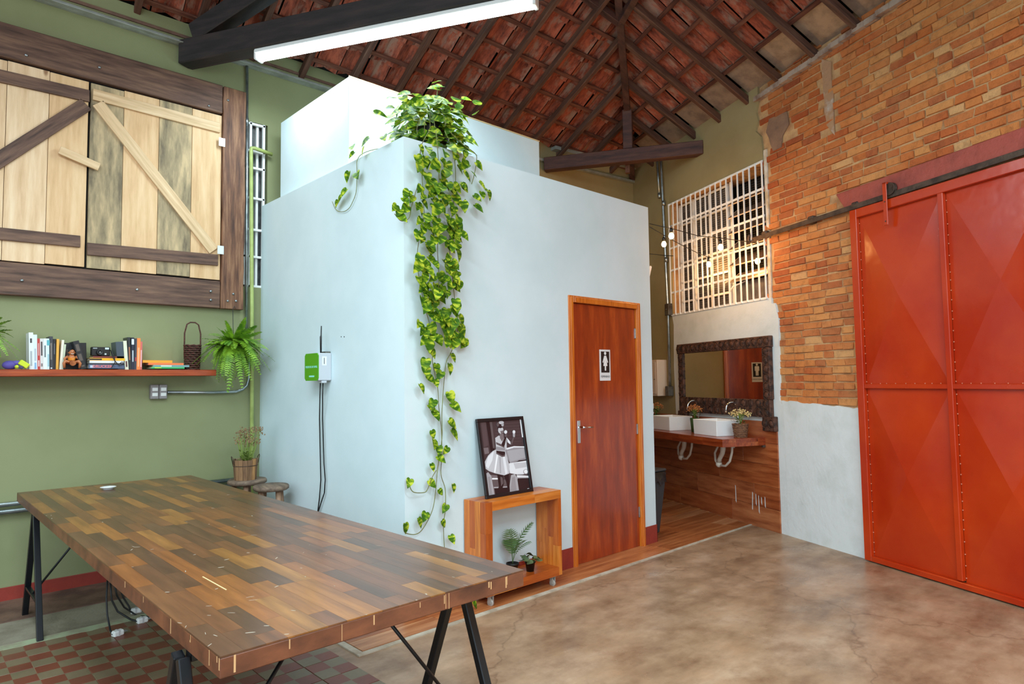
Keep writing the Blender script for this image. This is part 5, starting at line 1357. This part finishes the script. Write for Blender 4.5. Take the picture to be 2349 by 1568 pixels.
shape([(280, 1090), (310, 1065), (370, 1130), (435, 1440), (345, 1470)], 8); shape([(310, 1150), (350, 1140), (400, 1440), (360, 1460)], 3)
shape([(470, 1080), (570, 1090), (600, 1250), (560, 1400), (520, 1440), (480, 1440), (510, 1300)], 6); shape([(590, 1090), (680, 1080), (710, 1390), (680, 1405), (640, 1230)], 6); shape([(530, 1140), (570, 1150), (590, 1250), (550, 1300)], 7)
shape([(440, 670), (600, 680), (640, 790), (690, 960), (690, 1080), (600, 1115), (440, 1085), (330, 1050), (265, 1010), (245, 890), (300, 780), (380, 700)], 4)
shape([(300, 800), (400, 700), (380, 860), (310, 1010), (262, 960)], 5); shape([(450, 760), (480, 770), (440, 1080), (415, 1070)], 9); shape([(560, 800), (600, 780), (660, 1070), (620, 1105)], 5); shape([(500, 800), (525, 800), (545, 1080), (520, 1080)], 8)
shape([(415, 470), (480, 425), (560, 470), (620, 455), (630, 640), (600, 690), (440, 690), (432, 600)], 4); shape([(430, 540), (560, 590), (590, 610), (585, 640), (440, 580)], 7); shape([(440, 620), (600, 640), (600, 690), (440, 680)], 3)
shape([(442, 690), (600, 705), (605, 750), (560, 775), (445, 725)], 1); shape([(440, 725), (560, 775), (605, 750), (600, 790), (550, 800), (445, 745)], 7)
shape([(495, 390), (560, 390), (575, 470), (540, 530), (500, 470)], 2)
shape([(530, 580), (590, 440), (620, 450), (590, 600), (560, 620)], 1); shape([(585, 440), (600, 350), (630, 370), (622, 455)], 7)
shape([(620, 455), (690, 530), (700, 585), (640, 540)], 5); shape([(690, 580), (740, 430), (765, 440), (720, 590)], 7); shape([(735, 440), (728, 350), (775, 345), (768, 450)], 8); el(750, 355, 26, 30, 5); el(600, 360, 28, 32, 5)
el(510, 330, 48, 62, 4); el(498, 235, 62, 62, 1); el(515, 195, 48, 30, 4); el(455, 230, 24, 40, 7); el(540, 235, 24, 30, 8)
shape([(500, 350), (560, 330), (565, 370), (520, 395)], 2)
shape([(848, 128), (868, 126), (918, 445), (898, 448)], 9); shape([(1015, 1330), (1045, 1325), (1045, 1338), (1016, 1342)], 9)
pic.build('print', gm, po)

# palm, violet and dark pot on the lower board
kb = kz0+TH
def pot(t, r, h, mt='black'): MB().lathe([(0, 0), (r*.72, 0), (r, h), (r*1.08, h), (r*1.08, h-.008), (r*.92, h-.01), (0, h-.012)], n=20).build('pot', M[mt], t)
P = hit(1178, 1290, (0, 1, 0), 3.37); t = thing('potted_palm', 'small feathery palm in a dark pot inside the cube shelf', 'potted plant', (P[0], 3.38, kb), 0); pot(t, .042, .07); rr = random.Random(4)
for k in range(9):
    a = rr.uniform(0, 6.28); L_ = rr.uniform(.20, .36); sp_ = rr.uniform(.06, .16); mb = MB(); n_ = 14
    if math.sin(a) > 0: sp_ *= .4
    pts = [Vector((sp_*math.cos(a)*(i/n_)**1.6, sp_*math.sin(a)*(i/n_)**1.6, .06+L_*(i/n_)-.06*(i/n_)**3)) for i in range(n_+1)]; mb.tube(pts[::2], .0016, 4)
    for i in range(5, n_+1):
        tan = (pts[i]-pts[i-1]).normalized(); sd_ = tan.cross(Vector((math.cos(a), math.sin(a), .3))).normalized(); 
        for s_ in (-1, 1):
            l_ = .065*math.sin(math.pi*(i-4)/(n_-3))+.012; d = (sd_*s_+tan*.6+Vector((0, 0, -.25))).normalized(); wv = tan.cross(d).normalized().cross(d)*.003
            mb.add([pts[i]-wv, pts[i]+d*l_*.5-wv, pts[i]+d*l_, pts[i]+d*l_*.5+wv, pts[i]+wv], [(0, 1, 3, 4), (1, 2, 3)])
    mb.build('palm_frond', mat('palm_green', (86, 118, 62), .5) if k == 0 else bpy.data.materials['palm_green'], t)
P = hit(1215, 1300, (0, 1, 0), 3.33); t = thing('potted_violet', 'small potted violet with round dark leaves in the cube shelf', 'potted plant', (P[0]+.005, 3.33, kb), 0, None); pot(t, .036, .068)
vl = mat('violet_leaf', (72, 92, 58), .6, c2=(104, 112, 70), scale=14)
for k in range(14):
    a = 2*math.pi*k/14+rr.uniform(-.2, .2); q = rr.uniform(.035, .075); z = .072+rr.uniform(0, .035); mb = MB(); s_ = rr.uniform(.018, .027)
    el_ = [(s_*1.1*math.cos(b_), s_*math.sin(b_), .006*math.cos(2*b_)) for b_ in [2*math.pi*i/10 for i in range(10)]]
    mb.add([(0, 0, -.004)]+el_, [(0, 1+i, 1+(i+1) % 10) for i in range(10)], 0, True); o = mb.build('violet_leaf', vl, t, loc=(q*math.cos(a), q*math.sin(a), z), rot=(rr.uniform(-.3, .3), .35, a))
    MB().tube([(0, 0, .055), (q*.6*math.cos(a), q*.6*math.sin(a), z-.012), (q*math.cos(a), q*math.sin(a), z-.003)], .0016, 4).build('leaf_stalk', M['stem'], t) if k % 2 == 0 else None
P = hit(1142, 1290, (0, 1, 0), 3.42); t = thing('small_pot', 'low dark pot at the back left of the cube shelf', 'pot', (P[0], 3.42, kb)); pot(t, .032, .055); MB().lathe([(0, .044), (.029, .044)], n=14).build('soil', M['soil'], t)

# ================================================================== POTHOS
po_ = thing('trailing_pothos', 'big trailing pothos in a black pot on the cubicle corner, vines hanging to the floor', 'pothos plant', (2.74, 3.72, BH))
oL = po_.location.copy()
mb = MB(); mb.lathe([(0, 0), (.10, 0), (.135, .20), (.14, .22), (.125, .215), (.12, .19), (0, .19)], n=24); mb.build('pot', M['black'], po_)
MB().lathe([(0, .192), (.118, .192)], n=16).build('soil', M['soil'], po_)
def leafmesh(k):
    rr = random.Random(k); mb = MB(); half = [(0, 0), (-.10, .10), (-.10, .26), (.06, .38), (.30, .40), (.55, .31), (.80, .14), (1.0, 0)]
    curl = rr.uniform(.08, .22); fold = rr.uniform(.10, .28)
    def z(x, y): return -curl*x*x+fold*abs(y)
    vs = [(0, 0, 0), (.3, 0, z(.3, 0)), (.6, 0, z(.6, 0)), (1, 0, z(1, 0))]
    for s_ in (1, -1):
        for x, y in half[1:-1]: vs.append((x, s_*y, z(x, y)))
    fs = []
    for s_, b in ((1, 4), (-1, 10)):
        q = [(0, b, b+1), (0, b+1, b+2), (0, b+2, 1), (1, b+2, b+3), (1, b+3, b+4), (1, b+4, 2), (2, b+4, b+5), (2, b+5, 3)]
        fs += q if s_ > 0 else [tuple(reversed(t_)) for t_ in q]
    mb.add([(x*.08, y*.08, z_*.08) for x, y, z_ in vs], fs, 0, True); return mb.mesh('leaf', M['leaf'])
lms = [leafmesh(k) for k in range(6)]
rl_ = random.Random(21); nleaf = [0]
def put_leaf(P, outward, s_=1.0, stem=None, down=.75):
    """leaf hanging from P: tip points mostly down, face turned outward"""
    o = Vector(outward).normalized(); side_ = Vector((0, 0, 1)).cross(o).normalized()
    d = (Vector((0, 0, -1))*down+side_*rl_.uniform(-.8, .8)+o*rl_.uniform(.05, .7)).normalized()
    n_ = (o+Vector((0, 0, .5))+side_*rl_.uniform(-.5, .5)); n_ = (n_-d*n_.dot(d)).normalized(); y_ = n_.cross(d)
    m_ = Matrix((d, y_, n_)).transposed().to_4x4()*1
    q = link('leaf', lms[rl_.randrange(6)], po_); s_ *= rl_.uniform(.75, 1.15)
    m_ = m_ @ Matrix.Scale(s_, 4); m_.translation = Vector(P)-oL; q.matrix_local = m_; nleaf[0] += 1
vines = []
def vine(pts, r=.0028): 
    P = [Vector(p)-oL for p in pts]
    # smooth
    Q = []
    for i in range(len(P)-1):
        p0_, p1_, p2_, p3_ = P[max(i-1, 0)], P[i], P[i+1], P[min(i+2, len(P)-1)]
        for k in range(5):
            t_ = k/5; Q.append(.5*((2*p1_)+(p2_-p0_)*t_+(2*p0_-5*p1_+4*p2_-p3_)*t_*t_+(3*p1_-p0_-3*p2_+p3_)*t_**3))
    Q.append(P[-1]); MB().tube(Q, r, 5).build('vine', M['vine'], po_); return Q
c7 = lambda x, y: (860+x/1.704, 500+y/1.704)
front = Vector((0, -1, 0)); leftv = Vector((-1, 0, 0))
def fv(pts, off=.03): return [Bp(u, v, off+.012*math.sin(i*1.7)) for i, (u, v) in enumerate(pts)]
paths = {
 'a': [(985, 300), (965, 340), (968, 400), (972, 470)]+[c7(*q) for q in ((190, 0), (165, 150), (185, 300), (215, 420), (230, 500), (225, 560), (245, 660), (250, 740), (260, 830), (262, 930), (258, 1000), (275, 1060), (275, 1140), (268, 1200), (272, 1290))]+[(1024, 1300), (1040, 1350), (1060, 1385)],
 'b': [(1020, 300), (1040, 350), (1045, 420)]+[c7(*q) for q in ((300, 0), (290, 100), (300, 200), (310, 300), (325, 400), (320, 450), (300, 520), (280, 560), (270, 640), (262, 760), (262, 860), (245, 980), (238, 1060), (225, 1140), (190, 1210), (160, 1235), (120, 1230), (112, 1212))],
 'c': [(1000, 300), (1005, 360), (1008, 440)]+[c7(*q) for q in ((250, 0), (245, 120), (250, 240), (240, 360), (235, 440), (225, 520))],
 'd': [c7(*q) for q in ((270, 380), (300, 410), (330, 440), (355, 480))],
 'e': [c7(*q) for q in ((240, 985), (225, 1010), (205, 1060), (190, 1072), (150, 1070), (135, 1045))],
 'f': [(1030, 300), (1060, 330), (1090, 352), (1093, 370), (1088, 400), (1082, 422)],
 'g': [(960, 420), (945, 470), (938, 500), (920, 506), (905, 490)],
}
Q = {k: vine(fv(v, .035 if k in 'ab' else .05)) for k, v in paths.items()}
# left trailing runner over the left face
runner = [Vector((2.62, 3.66, BH+.02)), Vector((2.42, 3.78, BH+.02)), Vector((2.345, 3.93, BH+.015))]+[Vector(Lp(u, v, .015)) for u, v in ((820, 366), (819, 400), (817, 440), (808, 465), (800, 478), (788, 485), (772, 482), (762, 462))]
vine(runner, .0025)
for u, v in ((846, 322), (880, 318), (835, 343), (812, 355), (808, 340), (818, 402), (800, 400), (783, 456), (775, 466), (795, 440)):
    put_leaf(Lp(u, v-6, .04), leftv, .95)
# sparse leaves low on the vines
low = [(200, 500), (195, 590), (240, 580), (290, 580), (205, 625), (235, 640), (175, 660), (290, 690), (230, 720), (300, 735), (230, 765), (290, 800), (300, 838), (222, 840), (230, 875), (285, 905), (245, 940), (220, 970), (305, 1050), (138, 1030), (212, 1035), (250, 1070), (280, 1130), (200, 1160), (170, 1183), (118, 1203), (262, 1192), (295, 1250), (330, 430), (355, 480), (300, 540), (215, 520), (200, 560), (262, 610), (210, 740), (250, 900), (355, 488)]
for x, y in low: put_leaf(Bp(*c7(x, y-10), .045), front, .95 if y < 900 else .8)
# dense curtain
for k in range(205):
    v = 330+ (rl_.random()**.9)*455; c_ = 1012-(v-330)*.012; hw = 60-(v-330)*.035; u = c_+rl_.uniform(-hw, hw)
    put_leaf(Bp(u, v, rl_.uniform(.04, .13)), front, 1.0)
for u, v in ((910, 478), (925, 462), (938, 445), (915, 500), (945, 455), (1070, 470), (1088, 455), (1112, 440), (1090, 478), (1100, 425), (1105, 448), (1080, 400), (1072, 385), (1060, 430), (935, 480), (918, 488), (1120, 445), (1092, 380)):
    put_leaf(Bp(u, v-8, .05), front, .95)
# crown round the pot
for k in range(270):
    a = rl_.uniform(0, 6.283); rad = rl_.uniform(.12, .33); zz = BH+rl_.uniform(.06, .44)-rad*.3
    if k % 3 == 0: a = rl_.uniform(3.3, 5.2)
    P = Vector((oL.x+rad*math.cos(a), oL.y+rad*math.sin(a)*.8, max(zz, BH+.03)))
    if a > .3 and a < 2.6 and rad > .2: P.y = oL.y+.12
    put_leaf(P, Vector((math.cos(a)*.8-.4, math.sin(a)*.8-.6, .35)), 1.12, down=.35)
for u, v in ((995, 190), (1008, 205), (1015, 198), (940, 215), (960, 222), (905, 225), (1045, 232), (1060, 225), (1090, 262), (1095, 240), (858, 258), (885, 248)):
    put_leaf(hit(u, v, (0, 1, 0), 3.66), Vector((-.5, -.7, .4)), 1.1, down=.2)
vine([hit(1000, 250, (0, 1, 0), 3.68), hit(1002, 225, (0, 1, 0), 3.66), hit(1005, 195, (0, 1, 0), 3.66)], .004)
for k in range(9):
    a = rl_.uniform(2.6, 6.0); q = oL+Vector((.06*math.cos(a), .05*math.sin(a), .2)); e_ = oL+Vector((.3*math.cos(a), .24*math.sin(a), rl_.uniform(.05, .2)))
    vine([q, (q+e_)/2+Vector((0, 0, .1)), e_, e_+Vector((0, 0, -.05))], .0025)
put_leaf(hit(1085, 1380, (0, 1, 0), 3.3), front, .8); put_leaf(hit(1062, 1372, (0, 1, 0), 3.35), front, .8)
